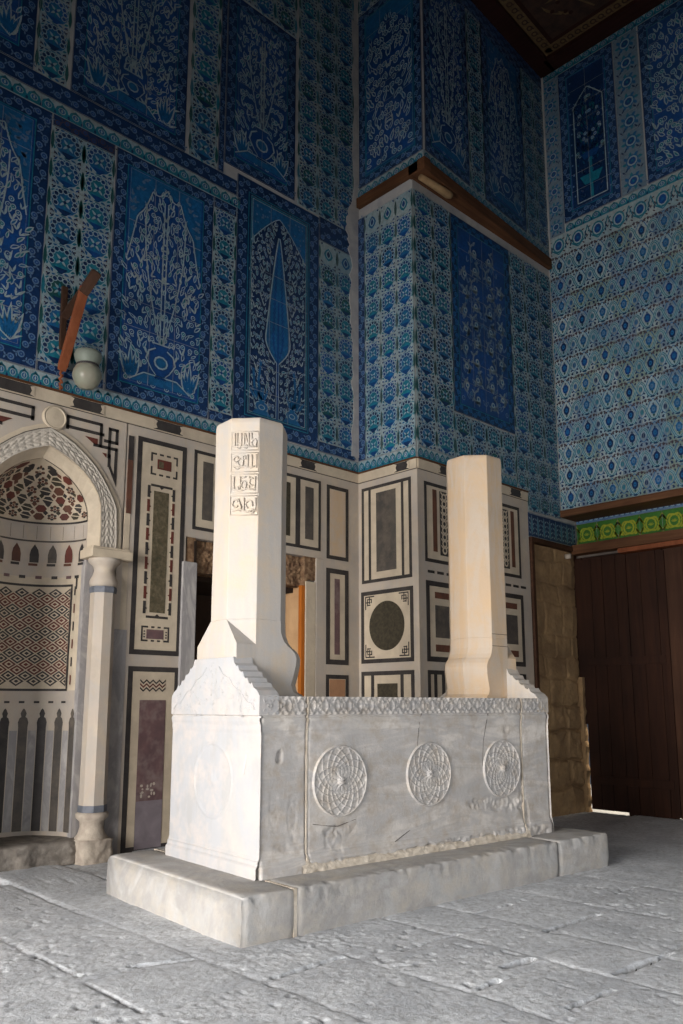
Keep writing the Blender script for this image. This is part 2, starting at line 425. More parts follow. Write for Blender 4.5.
def lat(t, cx, cy, w, h, cb, cs):
    for s in (-1, 1):
        pts = [(cx, cy - .46 * h), (cx + s * .16 * w, cy - .34 * h), (cx + s * .27 * w, cy - .10 * h), (cx + s * .36 * w, cy + .16 * h), (cx + s * .5 * w, cy + .30 * h)]
        t.line(pts, .15 * w, 'g_white', 1); t.line(pts, .105 * w, 'g_turq', 1.5); t.line(pts, .03 * w, 'g_white', 2)
        pts = [(cx + s * .5 * w, cy - .30 * h), (cx + s * .38 * w, cy - .2 * h), (cx + s * .24 * w, cy + .12 * h), (cx + s * .12 * w, cy + .36 * h), (cx, cy + .46 * h)]
        t.line(pts, .035 * w, 'g_mid', 1)
        for x, y, a in ((.06, .34, 60), (.12, .45, 10), (.20, .34, 120), (.26, .44, 40), (.34, .36, 120), (.42, .46, 200), (.44, .34, 80), (.10, -.42, 200), (.22, -.46, 100), (.34, -.40, 30), (.44, -.44, 160), (.26, .22, 70), (.30, -.26, 20)):
            t.leaf(cx + s * x * w, cy + y * h, .13 * w, .075 * w, R(a) if s > 0 else math.pi - R(a), 'g_plum' if y > .3 else 'g_navy', 3)
    t.disc(cx, cy, .165 * w, 'g_white', 3, rb=.23 * h, n=12); t.disc(cx, cy, .145 * w, cb, 4, rb=.205 * h, n=12); t.leaf(cx, cy + .1 * h, .2 * h, .10 * w, R(90), 'g_navy', 3); t.leaf(cx, cy - .1 * h, .24 * h, .10 * w, R(-90), 'g_green', 3)
    for k in range(5): t.leaf(cx + .10 * w * math.cos(R(72 * k + 18)), cy + .14 * h * math.sin(R(72 * k + 18)), .07 * w, .05 * w, R(72 * k + 18), 'g_navy', 5)
    t.disc(cx, cy, .07 * w, 'g_mid' if cb != 'g_mid' else 'g_lilac', 5, rb=.10 * h, n=8); t.disc(cx, cy, .03 * w, cb, 6, n=6)
    for s in (-1, 1):
        X = cx + s * .5 * w
        t.disc(X, cy - .02 * h, .10 * w, 'g_haze', 4, rb=.16 * h, n=10) if s > 0 else None
        t.disc(X, cy - .02 * h, .072 * w, cs, 5, rb=.12 * h, n=9) if s > 0 else None

def lat_field(t, a0, b0, a1, b1, nx, ny, fn=lat):
    w = (a1 - a0) / nx; h = (b1 - b0) / ny
    for i in range(nx):
        for j in range(ny):
            k = rng.random(); cb = 'g_cobalt' if k < .30 else ('g_mid' if k < .6 else 'g_navy'); cs = rng.choice(['g_turq', 'g_navy', 'g_mid', 'g_turq'])
            g = rng.random()
            if g < .55: t.rect(a0 + i * w, b0 + j * h, a0 + (i + 1) * w, b0 + (j + 1) * h, 'g_celadon' if g < .22 else 'g_haze', .5)
            lat(t, a0 + (i + .5) * w, b0 + (j + .5) * h, w, h, cb, cs)
    # joints every half motif
    for i in range(nx + 1):
        a = a0 + i * w
        t.rect(max(a0, a - .0015), b0, min(a1, a + .0015), b1, 'g_grout', 8)
    for j in range(ny + 1):
        b = b0 + j * h
        t.rect(a0, max(b0, b - .0015), a1, min(b1, b + .0015), 'g_grout', 8)

things = []
def root(name, label, cat, group=None):
    o = bpy.data.objects.new(name, None); C.objects.link(o); o.empty_display_size = .1
    tag(o, label, cat, group); return o

# ---- wall A, lower storey of tiles (3.90 .. 6.62)
def strip_crest(mp, a0, b0, a1, b1, label, step=.095):
    t = tile_art(mp, a0, b0, a1, b1, 'g_white'); crest(t, a0, b0, a1, b1, step)
    return tag(t.build('tile_frieze'), label, 'tile frieze', 'turquoise palmette friezes')
strip_crest(mapA, .6, 3.915, 6.52, 4.045, 'turquoise palmette tile strip on top of the marble dado, behind the inscribed pillar')
strip_crest(mapA, .6, 6.49, 4.74, 6.62, 'long turquoise palmette tile strip high on the left wall, between two storeys of panels', .13)

def ros_strip(mp, a0, b0, a1, b1, nx, ny, label, budtop=0, base='g_white', weights=(4, 3, 3, 3, 1)):
    t = tile_art(mp, a0, b0, a1, b1, base); ros_field(t, a0, b0, a1, b1, nx, ny, weights, budtop)
    return tag(t.build('rosette_tile_strip'), label, 'tile panel', 'blue and white rosette tile strips')
ros_strip(mapA, 2.66, 4.14, 3.27, 6.37, 2, 8, 'double column of rosette tiles behind the leaning wooden bracket', weights=(4, 4, 2, 4, 2))
ros_strip(mapA, 4.41, 4.16, 4.69, 6.37, 1, 8, 'single column of rosette tiles between the big vase panel and the cypress panel')
ros_strip(mapA, 5.89, 4.17, 6.46, 6.62, 2, 9, 'double column of rosette tiles on the left wall, next to the corner with the pier', budtop=1, weights=(3, 3, 4, 3, 2))

def framed(name, mp, o0, o1, o2, o3, bw, label, base_in='g_cobalt', base_out='g_navy', ring='g_lilac', cat='tile panel', line=True):
    """panel root with a chain border part; returns root and the Art of its field"""
    r = root(name, label, cat)
    t = tile_art(mp, o0, o1, o2, o3, base_out)
    chain(t, o0, o1 + bw, o0 + bw, o3 - bw, ring=ring); chain(t, o2 - bw, o1 + bw, o2, o3 - bw, ring=ring)
    chain(t, o0, o1, o2, o1 + bw, ring=ring); chain(t, o0, o3 - bw, o2, o3, ring=ring)
    if line:
        t.frame(o0 + bw - .012, o1 + bw - .012, o2 - bw + .012, o3 - bw + .012, .010, 'g_turq', 5)
    t.frame(o0, o1, o2, o3, .004, 'g_grout', 6)
    t.build('border', r)
    f = Art(slab_map(mp, TH + .0045)); f.LAY = Art.LAY
    f.rect(o0 + bw, o1 + bw, o2 - bw, o3 - bw, base_in, 0)
    return r, f

def vase_panel(mp, o0, o1, o2, o3, bw, label, seed, arch=True, big=1., spand='g_mid'):
    r, f = framed('vase_tile_panel', mp, o0, o1, o2, o3, bw, label)
    a0, b0, a1, b1 = o0 + bw + .02, o1 + bw + .02, o2 - bw - .02, o3 - bw - .02
    ax = (a0 + a1) / 2; hw = (a1 - a0) / 2; ys = b1 - .62 * hw * 1.5
    def top(x):                                     # scalloped arch outline
        k = abs(x - ax) / hw
        return b1 - .08 - (.5 * k ** 2.2 + .07 * abs(math.sin(k * 8.2))) * (1 + k * .5)
    if arch:                                        # paler spandrels with small arabesques
        n = 36; xs = [a0 + (a1 - a0) * i / n for i in range(n + 1)]
        for s, seg in ((0, xs[:n // 2 + 1]), (1, xs[n // 2:])):
            f.poly([(seg[0], b1 + .015), (seg[-1], b1 + .015)] + [(x, top(x) + .05) for x in reversed(seg)], spand, 1)
        for i in range(26):
            x = rng.uniform(.25, .95) * hw; y = b1 - rng.uniform(.02, .5)
            if y < top(ax + x) + .08: continue
            for s in (-1, 1):
                f.disc(ax + s * x, y, .018, 'g_lilac', 2, n=7); f.leaf(ax + s * x, y, .05, .018, R(rng.uniform(0, 180)), 'g_lilac', 2)
        for i in range(n):                          # white scalloped line
            f.line([(xs[i], top(xs[i]) + .02), (xs[i + 1], top(xs[i + 1]) + .02)], .013, 'g_white', 3)
    inside = (lambda x, y: y < top(x)) if arch else (lambda x, y: True)
    vh = .34 * big; vy = b0 + .10; vw = .30 * big
    def ins(x, y):
        if abs(x - ax) < vw * .50 and vy < y < vy + vh * .85: return False
        return inside(x, y)
    bouquet(f, ins, a0, b0, a1, b1, ax, .066, seed=seed, dens=1., pf=.26)
    for s in (-1, 1):                               # stems fan out of the vase
        for q in (.0, .5):
            pts = []
            for i in range(9):
                k = i / 8
                pts.append((ax + s * (q * hw * math.sin(k * 1.7) + .02), vy + vh + k * (b1 - .2 - .35 * q - vy - vh)))
            f.line([p for p in pts if ins(*p)], .014, 'g_white', 4)
        for i in range(5):                          # long leaves at the foot
            x = ax + s * (hw * .72 + .012 * i)
            f.leaf(x, b0 + .02, .24 + .05 * (i % 3), .06, R(90 + s * (16 - 9 * i)), 'g_white', 4)
            f.leaf(x, b0 + .03, .19 + .05 * (i % 3), .034, R(90 + s * (16 - 9 * i)), 'g_mid', 5)
    vase(f, ax, vy, vw, vh)
    f.poly([(ax - vw * 1.1, b0 + .02), (ax + vw * 1.1, b0 + .02), (ax + vw * .6, b0 + .12), (ax - vw * .6, b0 + .12)], 'g_mid', 6); f.line([(ax - vw * 1.1, b0 + .02), (ax - vw * .6, b0 + .12), (ax + vw * .6, b0 + .12), (ax + vw * 1.1, b0 + .02)], .012, 'g_white', 7)
    grout(f, a0, b0, a1, b1, .28, .28, layer=15)
    f.build('flower_field', r)
    return r
vase_panel(mapA, 3.29, 4.05, 4.40, 6.48, .13, 'big cobalt tile panel with a flower-filled vase under a scalloped arch, right of the lamp', 5)
vase_panel(mapA, 1.53, 4.05, 2.65, 6.48, .15, 'cobalt vase tile panel cut off by the left edge of the photo, lower storey', 9)

def cypress_panel():
    r, f = framed('cypress_tile_panel', mapA, 4.70, 4.06, 5.88, 6.90, .16, 'tall tile panel with a dark blue cypress tree between two small vases', base_in='g_navy')
    a0, b0, a1, b1 = 4.88, 4.24, 5.70, 6.72; ax = 5.28
    f.frame(a0, b0, a1, b1, .016, 'g_turq', 2); f.frame(a0 + .022, b0 + .022, a1 - .022, b1 - .022, .006, 'g_white', 2)
    def top(x): return 6.60 - 1.3 * abs(x - ax) ** 1.25
    for s in (-1, 1):
        xs = [ax + s * .39 * i / 12 for i in range(13)]
        f.poly([(ax, 6.69), (ax + s * .385, 6.69)] + [(x, top(x)) for x in reversed(xs)], 'g_mid', 1)
        f.line([(x, top(x)) for x in xs], .010, 'g_white', 3)
        for i in range(16):
            x = rng.uniform(.12, .36); y = rng.uniform(6.3, 6.66)
            if y > top(ax + x) + .04: f.disc(ax + s * x, y, .012, 'g_lilac', 2, n=6)
    def hwid(z):                                     # cypress half-width
        k = (z - 4.88) / (6.37 - 4.88)
        if k < 0 or k > 1: return 0
        return .165 * (math.sin(min(1, k / .18) * math.pi / 2) if k < .18 else max(0, 1 - ((k - .18) / .82)) ** .85)
    def ins(x, y):
        if abs(x - ax) < max(hwid(y) + .03, .03): return False
        return abs(x - ax) < .37 and y < top(x) - .02
    bouquet(f, ins, a0 + .03, b0 + .03, a1 - .03, b1, ax, .052, seed=4, sz=.95, flow=lambda x, y: R(75) if y > 4.9 else R(50))
    zs = [4.88 + (6.37 - 4.88) * i / 26 for i in range(27)]
    for ex, c, ly in ((.016, 'g_white', 6), (0, 'g_mid', 7)):
        f.poly([(ax + hwid(z) + ex, z) for z in zs] + [(ax - hwid(z) - ex, z) for z in reversed(zs)], c, ly)
    for i in range(26):
        z = 4.95 + i * .05; w = hwid(z)
        for s in (-1, 1): f.leaf(ax + s * w * .3, z, min(.09, w * 1.1), .02, R(90 - s * 22), 'g_cobalt', 8)
    f.rect(ax - .02, 4.26, ax + .02, 4.9, 'g_white', 6); f.rect(ax - .012, 4.26, ax + .012, 5.6, 'g_cobalt', 9)
    for s in (-1, 1):
        x = ax + s * .21
        vase(f, x, 4.27, .17, .15, 'g_mid')
        for pts in ([(x, 4.42), (x + s * .05, 4.62), (x + s * .02, 4.85)], [(x, 4.42), (x + s * .1, 4.55), (x + s * .12, 4.75)]):
            f.line(pts, .03, 'g_mid', 8)
        for k in range(5): f.leaf(x + s * .03 * k - s * .03, 4.42, .16, .035, R(90 - s * 14 * k + s * 20), 'g_mid', 8)
        f.poly([(x - .13, 4.26), (x + .13, 4.26), (x + .08, 4.31), (x - .08, 4.31)], 'g_mid', 9)
    grout(f, a0, b0, a1, b1, .27, .27, layer=15)
    f.build('cypress_field', r)
cypress_panel()
# plain chain borders between the panels (one lilac band each)
def border_strip(mp, a0, b0, a1, b1, label, base='g_navy', ring='g_lilac', step=.085):
    t = tile_art(mp, a0, b0, a1, b1, base)
    horiz = (a1 - a0) > (b1 - b0)
    W = (b1 - b0) if horiz else (a1 - a0); n = max(1, round(W / .15))
    for k in range(n):
        if horiz: chain(t, a0, b0 + k * W / n, a1, b0 + (k + 1) * W / n, step, ring)
        else: chain(t, a0 + k * W / n, b0, a0 + (k + 1) * W / n, b1, step, ring)
    t.frame(a0, b0, a1, b1, .004, 'g_grout', 6)
    return tag(t.build('border_tile_strip'), label, 'tile border', 'narrow lilac and blue border tiles')
border_strip(mapA, 2.66, 4.045, 3.27, 4.135, 'short border tiles under the rosette column behind the bracket')
border_strip(mapA, 2.66, 6.375, 3.27, 6.485, 'brownish border tiles over the rosette column behind the bracket', ring='g_plum')
border_strip(mapA, 4.41, 4.045, 4.69, 4.155, 'border tile under the single rosette column')
border_strip(mapA, 4.41, 6.375, 4.69, 6.485, 'border tile over the single rosette column')
border_strip(mapA, 5.89, 4.05, 6.46, 4.165, 'border tiles under the rosette column next to the pier corner')
border_strip(mapA, 5.89, 6.625, 6.46, 6.925, 'dark border tiles over the rosette column next to the pier corner')
border_strip(mapA, .6, 6.625, 4.69, 6.80, 'long dark border over the slanting turquoise strip on the left wall')

# ---- wall A, upper storey
vase_panel(mapA, 1.35, 6.81, 2.45, 9.6, .15, 'dim blue tile panel at the left edge of the photo, upper storey', 21, arch=False)
ros_strip(mapA, 2.47, 6.81, 2.76, 9.6, 1, 10, 'dim rosette tile column in the upper storey, nearest the left edge')
vase_panel(mapA, 2.80, 6.81, 4.03, 9.6, .13, 'dim upper tile panel with a pointed medallion of leaves above the big vase panel', 23, big=.8)
ros_strip(mapA, 4.08, 6.81, 4.42, 9.6, 1, 9, 'dim rosette tile column in the upper storey, left of the dark framed panel')
vase_panel(mapA, 4.52, 6.95, 5.50, 9.05, .13, 'dim upper tile panel with a dark blue bowl of flowers, above the cypress', 27, arch=False, big=1.1)
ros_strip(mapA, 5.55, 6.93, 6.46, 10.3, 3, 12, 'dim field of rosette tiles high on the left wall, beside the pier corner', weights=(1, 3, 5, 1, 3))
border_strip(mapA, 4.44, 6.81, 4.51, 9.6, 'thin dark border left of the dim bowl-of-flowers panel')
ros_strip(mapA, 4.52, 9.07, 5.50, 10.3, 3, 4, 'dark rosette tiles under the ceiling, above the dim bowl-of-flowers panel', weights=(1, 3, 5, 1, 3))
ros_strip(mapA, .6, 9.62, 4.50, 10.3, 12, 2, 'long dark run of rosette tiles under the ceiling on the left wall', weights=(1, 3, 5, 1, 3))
ros_strip(mapA, .6, 6.81, 1.33, 9.6, 2, 9, 'rosette tiles outside the left edge of the photo, upper storey')

# ---- pier, narrow side (faces the mihrab side)
strip_crest(mapS, 5.605, 3.925, 6.49, 4.05, 'turquoise palmette tile strip on the narrow side of the pier, above its marble dado')
ros_strip(mapS, 5.605, 4.055, 6.37, 7.15, 3, 11, 'three columns of bright rosette tiles on the narrow side of the pier', budtop=1, weights=(5, 2, 1, 5, 0))
border_strip(mapS, 6.372, 4.055, 6.49, 7.15, 'narrow vertical tile strip in the corner of the pier')
mapS2 = mapS
def pier_top_panel():
    r, f = framed('arabesque_tile_panel', mapS, 5.43, 7.56, 6.46, 10.0, .12, 'bright cobalt tile panel with white scrolls on the upper narrow side of the pier', base_in='g_cobalt')
    ax = 5.945
    def top(x): return 9.72 - 1.1 * abs(x - ax) ** 1.2
    for s in (-1, 1):
        xs = [ax + s * .39 * i / 10 for i in range(11)]
        f.poly([(ax, 9.87), (ax + s * .395, 9.87)] + [(x, top(x)) for x in reversed(xs)], 'g_mid', 1)
    bouquet(f, lambda x, y: abs(x - ax) < .36 and y < top(x) - .03, 5.56, 7.72, 6.33, 9.8, ax, .085, pf=.5, seed=8, c=('g_white', 'g_cobalt', 'g_mid'), sz=1.12)
    f.frame(5.56, 7.69, 6.33, 9.87, .010, 'g_turq', 6); grout(f, 5.56, 7.7, 6.33, 9.86, .26, .26, 15)
    f.build('scroll_field', r)
pier_top_panel()
strip_crest(mapS, 5.43, 7.43, 6.49, 7.555, 'turquoise palmette tile strip just above the wooden beam on the pier narrow side', .12)
ros_strip(mapS, 5.43, 10.0, 6.46, 10.3, 4, 1, 'rosette tiles at the very top of the pier narrow side')

# ---- pier, broad front
ros_strip(mapF, 6.54, 4.055, 7.20, 7.15, 2, 11, 'two columns of rosette tiles on the broad pier front, left of its scroll panel', weights=(2, 4, 4, 2, 1))
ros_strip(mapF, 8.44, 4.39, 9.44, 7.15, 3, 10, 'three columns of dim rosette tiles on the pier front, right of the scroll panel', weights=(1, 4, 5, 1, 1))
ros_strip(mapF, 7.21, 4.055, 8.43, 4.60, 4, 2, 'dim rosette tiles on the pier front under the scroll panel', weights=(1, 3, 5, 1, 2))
ros_strip(mapF, 8.67, 3.68, 9.44, 4.38, 3, 3, 'teal rosette tiles low on the pier front by the corner with the door wall', weights=(0, 6, 2, 1, 2))
ros_strip(mapF, 8.44, 3.93, 8.66, 4.38, 1, 2, 'two stacked rosette tiles above the right end of the marble dado', weights=(0, 6, 2, 1, 2))
strip_crest(mapF, 6.54, 3.925, 8.43, 4.05, 'dim turquoise palmette tile strip above the marble dado on the broad pier front')
def scroll_panel():
    r, f = framed('scroll_tile_panel', mapF, 7.21, 4.62, 8.43, 7.15, .12, 'dark blue tile panel with pale scrollwork in the middle of the broad pier front', base_in='g_cobalt', ring='g_mid')
    ax = 7.82
    def top(x): return 6.95 - .9 * abs(x - ax)
    def scroll(cx, cy, r0, s, up):
        pts = []
        for i in range(18):
            k = i / 17; a = R(90 * up) + s * k * 5.2; rr_ = r0 * (1 - .78 * k)
            pts.append((cx + rr_ * math.cos(a), cy + rr_ * math.sin(a)))
        f.line(pts, .026, 'g_haze', 4); f.disc(cx, cy, .036, 'g_white', 5); f.disc(cx, cy, .018, 'g_mid', 6)
        for i in range(1, 15, 2): f.leaf(*pts[i], .075, .034, R(i * 47), 'g_haze', 4)
    for j in range(9):
        z = 4.88 + j * .24
        for s in (-1, 1):
            scroll(ax + s * .15, z, .105, s if j % 2 else -s, 1)
            if z < 6.5: scroll(ax + s * .36, z + .12, .085, -s if j % 2 else s, -1)
    bouquet(f, lambda x, y: y < top(x), 7.36, 4.78, 8.28, 6.9, ax, .10, seed=31, c=('g_lilac', 'g_cobalt', 'g_mid'), dens=.5, sz=.8)
    grout(f, 7.34, 4.75, 8.30, 7.02, .27, .27, 15); f.build('scroll_field', r)
scroll_panel()
def stem_strip():
    t = tile_art(mapF, 8.66, 3.34, 9.78, 3.655, 'g_navy')
    n = 8; w = (9.78 - 8.66) / n
    for k in range(n):
        x = 8.66 + (k + .5) * w
        t.leaf(x, 3.36, .27, .05, R(90), 'g_white', 1); t.leaf(x, 3.37, .24, .032, R(90), 'g_turq', 2)
        for s in (-1, 1):
            for q in range(4): t.leaf(x + s * .025, 3.38 + .06 * q, .05, .018, R(90 - s * 50), 'g_white', 1)
            t.disc(x + s * .045, 3.46 + .05 * (k % 2), .014, 'g_lilac', 2, n=6)
    t.rect(8.66, 3.637, 9.78, 3.655, 'g_grout', 4); t.rect(8.66, 3.34, 9.78, 3.35, 'g_grout', 4)
    tag(t.build('flower_tile_strip'), 'dark strip of upright flower tiles on the pier just above the bare rough stone', 'tile frieze')
stem_strip()
strip_crest(mapF2, 6.52, 7.43, 9.44, 7.55, 'dark palmette tile strip just above the beam on the broad pier front', .12)
vase_panel(mapF2, 6.56, 7.56, 7.46, 10.1, .12, 'nearly black tile panel on the upper pier front, nearest the pier edge', 41, arch=False)
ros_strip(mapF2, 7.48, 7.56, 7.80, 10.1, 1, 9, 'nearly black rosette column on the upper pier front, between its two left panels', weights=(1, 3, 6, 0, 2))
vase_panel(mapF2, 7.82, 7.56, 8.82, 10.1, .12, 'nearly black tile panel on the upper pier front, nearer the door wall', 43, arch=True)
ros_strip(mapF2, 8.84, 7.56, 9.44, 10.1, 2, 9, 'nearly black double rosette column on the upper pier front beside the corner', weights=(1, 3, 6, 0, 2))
border_strip(mapF2, 6.52, 10.1, 9.44, 10.33, 'dark tile border right under the ceiling on the pier front')

# ---- right wall
def lattice_wall():
    t = tile_art(mapB, 2.30, 3.80, 5.585, 7.42, 'g_white'); lat_field(t, 2.30, 3.80, 5.585, 7.42, 11, 12)
    tag(t.build('lattice_tile_field'), 'large field of blue blossoms in a teal lattice on the wall above the door', 'tile panel')
    t = tile_art(mapB, 2.30, 7.425, 5.585, 7.72, 'g_white')
    for i in range(11):
        w = 3.285 / 11; x = 2.30 + (i + .5) * w; y = 7.57
        t.disc(x, y, .09, 'g_turq', 1, rb=.11, n=12); t.disc(x, y, .07, 'g_white', 2, rb=.085, n=10); t.disc(x, y, .052, 'g_cobalt', 3, rb=.066); t.disc(x, y, .02, 'g_mid', 4)
        for s in (-1, 1):
            for k in range(7): t.leaf(x + s * (.10 + .012 * (k % 3)), 7.45 + .035 * k, .05, .02, R(40 + 50 * k), 'g_navy' if k % 2 else 'g_plum', 1)
            t.line([(x, y - .13), (x + s * .10, y - .05), (x + s * w / 2, y + .12)], .016, 'g_turq', 1)
        t.rect(x + w / 2 - .002, 7.425, x + w / 2, 7.72, 'g_grout', 5)
    tag(t.build('blossom_tile_row'), 'row of larger single blossoms between the lattice field and the upper right panels', 'tile frieze')
    strip_crest(mapB, 2.30, 7.725, 5.31, 7.85, 'thin turquoise palmette strip under the upper panels of the right wall', .13)
    strip_crest(mapB, 2.30, 10.20, 5.585, 10.33, 'turquoise palmette strip right under the ceiling of the right wall', .13)
lattice_wall()
def bright_ros(mp, a0, b0, a1, b1, nx, ny, label, base='g_haze'):
    t = tile_art(mp, a0, b0, a1, b1, base)
    w = (a1 - a0) / nx; h = (b1 - b0) / ny
    for i in range(nx):
        for j in range(ny):
            x, y = a0 + (i + .5) * w, b0 + (j + .5) * h
            for k in range(8):
                a = R(45 * k + 22); t.leaf(x + .24 * w * math.cos(a), y + .24 * h * math.sin(a), .2 * w, .13 * w, a + .6, 'g_turq' if k % 2 else 'g_mid', 1)
            t.disc(x, y, .26 * w, 'g_mid', 2, n=12); t.disc(x, y, .21 * w, 'g_white', 3, n=10); t.disc(x, y, .15 * w, 'g_cobalt', 4, n=9); t.disc(x, y, .05 * w, 'g_turq', 5, n=6)
            for s in (-1, 1):
                for q in (-1, 1): t.leaf(x + s * .3 * w, y + q * .46 * h, .2 * w, .07 * w, R(90 - s * 40 * q), 'g_navy', 1)
    grout(t, a0, b0, a1, b1, w, h, 7)
    return tag(t.build('rosette_tile_strip'), label, 'tile panel', 'ringed blossom tile strips')
bright_ros(mapB, 5.33, 7.73, 5.585, 10.19, 1, 9, 'pale ringed blossom column on the right wall, in the corner beside the pier')
bright_ros(mapB, 4.13, 7.86, 4.47, 10.19, 1, 8, 'ringed blossom column between the two upper panels of the right wall')
def arch_panel():
    r, f = framed('arch_tile_panel', mapB, 4.48, 7.86, 5.32, 10.19, .13, 'arched tile panel with a two-tier bowl of flowers, upper left of the right wall')
    ax = 4.87; a0, a1 = 4.66, 5.10
    ax = (a0 + a1) / 2
    def top(x): return 9.75 - 1.2 * abs(x - ax) ** 1.1
    f.rect(4.63, 8.0, 5.17, 10.04, 'g_navy', 1)
    xs = [a0 + (a1 - a0) * i / 14 for i in range(15)]
    f.line([(a0, 8.05)] + [(x, top(x)) for x in xs] + [(a1, 8.05), (a0, 8.05)], .014, 'g_white', 4)
    bouquet(f, lambda x, y: a0 + .02 < x < a1 - .02 and 8.7 < y < top(x) - .03, a0, 8.7, a1, 9.75, ax, .062, seed=51)
    bouquet(f, lambda x, y: True, a0, 8.06, a1, 8.66, ax, .085, seed=52, sz=.6, dens=.5, c=('g_lilac', 'g_mid', 'g_plum'))
    f.poly([(ax - .10, 8.28), (ax + .10, 8.28), (ax + .17, 8.42), (ax - .17, 8.42)], 'g_turq', 6); f.poly([(ax - .09, 8.66), (ax + .09, 8.66), (ax + .15, 8.76), (ax - .15, 8.76)], 'g_cobalt', 6)
    f.rect(ax - .02, 8.06, ax + .02, 8.7, 'g_turq', 5)
    for i in range(24):
        x = rng.uniform(.25, .28) * (1 if i % 2 else -1); f.disc(ax + x, 8.1 + i * .08, .014, 'g_lilac', 2)
    grout(f, 4.62, 8.0, 5.18, 10.05, .27, .27, 15)
    f.build('bowl_field', r)
arch_panel()
def big_right():
    r, f = framed('flower_tile_mural', mapB, 2.9, 7.86, 4.11, 10.19, .13, 'cobalt tile panel crowded with pale blossoms at the upper right corner of the photo')
    bouquet(f, lambda x, y: True, 3.05, 8.02, 3.97, 10.05, 3.5, .085, pf=.45, seed=61, sz=1.1)
    grout(f, 3.04, 8.0, 3.97, 10.05, .27, .27, 15); f.build('blossom_field', r)
big_right()
bright_ros(mapB, 2.30, 7.86, 2.88, 10.19, 2, 8, 'double ringed blossom column on the right wall, beyond the right edge of the photo')
# green and yellow band over the door
def green_band():
    t = tile_art(mapD, 2.3, 3.36, 5.585, 3.655, 'g_leaf')
    n = 11; w = (5.585 - 2.3) / n
    for k in range(n):
        x = 2.3 + (k + .5) * w; y = 3.505
        for s in (-1, 1):
            for q in (-1, 1):
                t.line([(x, y + q * .075), (x + s * .06, y + q * .085), (x + s * .10, y + q * .03), (x + s * w / 2, y + q * .10)], .024, 'g_yellow', 2)
                t.line([(x + s * .09, y), (x + s * w / 2, y - q * .12)], .018, 'g_yellow', 2)
                t.leaf(x + s * .12, y + q * .06, .06, .03, R(90 * q - s * 50), 'g_yellow', 2)
        t.disc(x, y, .078, 'g_yellow', 3, rb=.088, n=12); t.disc(x, y, .056, 'g_leaf', 4, rb=.066, n=10)
        for k2 in range(5): t.leaf(x, y - .02, .05, .012, R(30 + 30 * k2), 'g_yellow', 5)
        t.rect(x + w / 2 - .002, 3.36, x + w / 2 + .001, 3.655, 'g_grout', 6)
    tag(t.build('green_tile_band'), 'bright yellow and green floral tile band directly over the wooden door', 'tile frieze')
    t = tile_art(mapD, 2.3, 3.66, 5.585, 3.76, 'g_lilac')
    for k in range(44):
        x = 2.32 + k * .0742; t.disc(x, 3.71, .024, 'g_white', 1); t.disc(x, 3.71, .015, 'g_mid', 2); t.leaf(x + .037, 3.68, .05, .018, R(70), 'g_navy', 1)
    tag(t.build('blue_tile_band'), 'thin pale blue tile strip between the wooden beam and the green band', 'tile frieze')
green_band()
# ------------------------------------------------------------------ the room shell
def struct(o, label=None): o['kind'] = 'structure'; return o
w = MB()
# wall A core behind tiles and marble, with the niche and the doorway left open
FT = .03
def wallA(x0, z0, x1, z1, m): w.box(x0, YA + (FT if m == 'core' else 0), z0, x1, (7.6 if m == 'core' else YA + FT), z1, m)
wallA(-1.5, 3.42, 7.0, 10.6, 'core')
for x0, x1 in ((-1.5, 2.12), (3.49, 4.32), (5.72, 6.6)): wallA(x0, -.1, x1, 3.42, 'core')
wallA(4.32, 2.82, 5.72, 3.42, 'core')
w.box(2.12, 7.15, -.1, 3.49, 7.6, 3.42, 'core')
wallA(.6, 3.42 + .48, 6.53, 10.3, 'plaster')
# marble facing
wallA(-1.5, -.1, 1.2, 3.79, 'white')
wallA(3.53, 2.6, 4.20, 3.79, 'white'); wallA(3.60, -.05, 4.20, 2.6, 'white')
wallA(4.20, 2.83, 5.98, 3.79, 'white'); wallA(5.98, -.05, 6.53, 3.79, 'white')
wallA(1.2, 3.42, 1.35, 3.79, 'white')
w.build('wall_back')['kind'] = 'structure'
# pier
w = MB()
w.box(XS + FT, YF + FT, -.2, 8.66, 7.0, 3.9, 'core'); w.box(8.66, YF + .18, -.2, 9.9, 7.0, 3.34, 'core'); w.box(8.66, YF + .005, 3.335, 9.9, 7.0, 3.9, 'plaster')
w.box(XS + .0, YF, -.05, XS + FT, YA, 3.79, 'white'); w.box(XS + FT, YF, -.05, 8.66, YF + FT, 3.79, 'white')
w.box(XS + .005, YF + .005, 3.9, 9.9, 7.0, 7.3, 'plaster')
w.add([(x, y, z) for z in (7.42, 10.6) for x, y in ((XS + .005, YF2 + .005), (XB + .4, yf2(XB + .4) + .005), (XB + .4, 7.0), (XS + .005, 7.0))], [(0, 1, 2, 3), (4, 5, 6, 7), (0, 1, 5, 4), (1, 2, 6, 5), (2, 3, 7, 6), (3, 0, 4, 7)], 'plaster')
w.box(XS + .01, YF2 + .20, 7.2, 9.9, 7.0, 7.42, 'core')
w.build('wall_pier')['kind'] = 'structure'
# right wall: tiled upper part oversailing the door recess
w = MB()
w.box(XB + .005, .5, 3.80, 10.2, 5.60, 10.6, 'plaster'); w.box(XD + .005, .5, 3.20, 10.2, 5.62, 3.82, 'core')
w.box(XD - .02, .5, -.2, 10.2, 2.4, 3.3, 'core')
w.build('wall_right')['kind'] = 'structure'
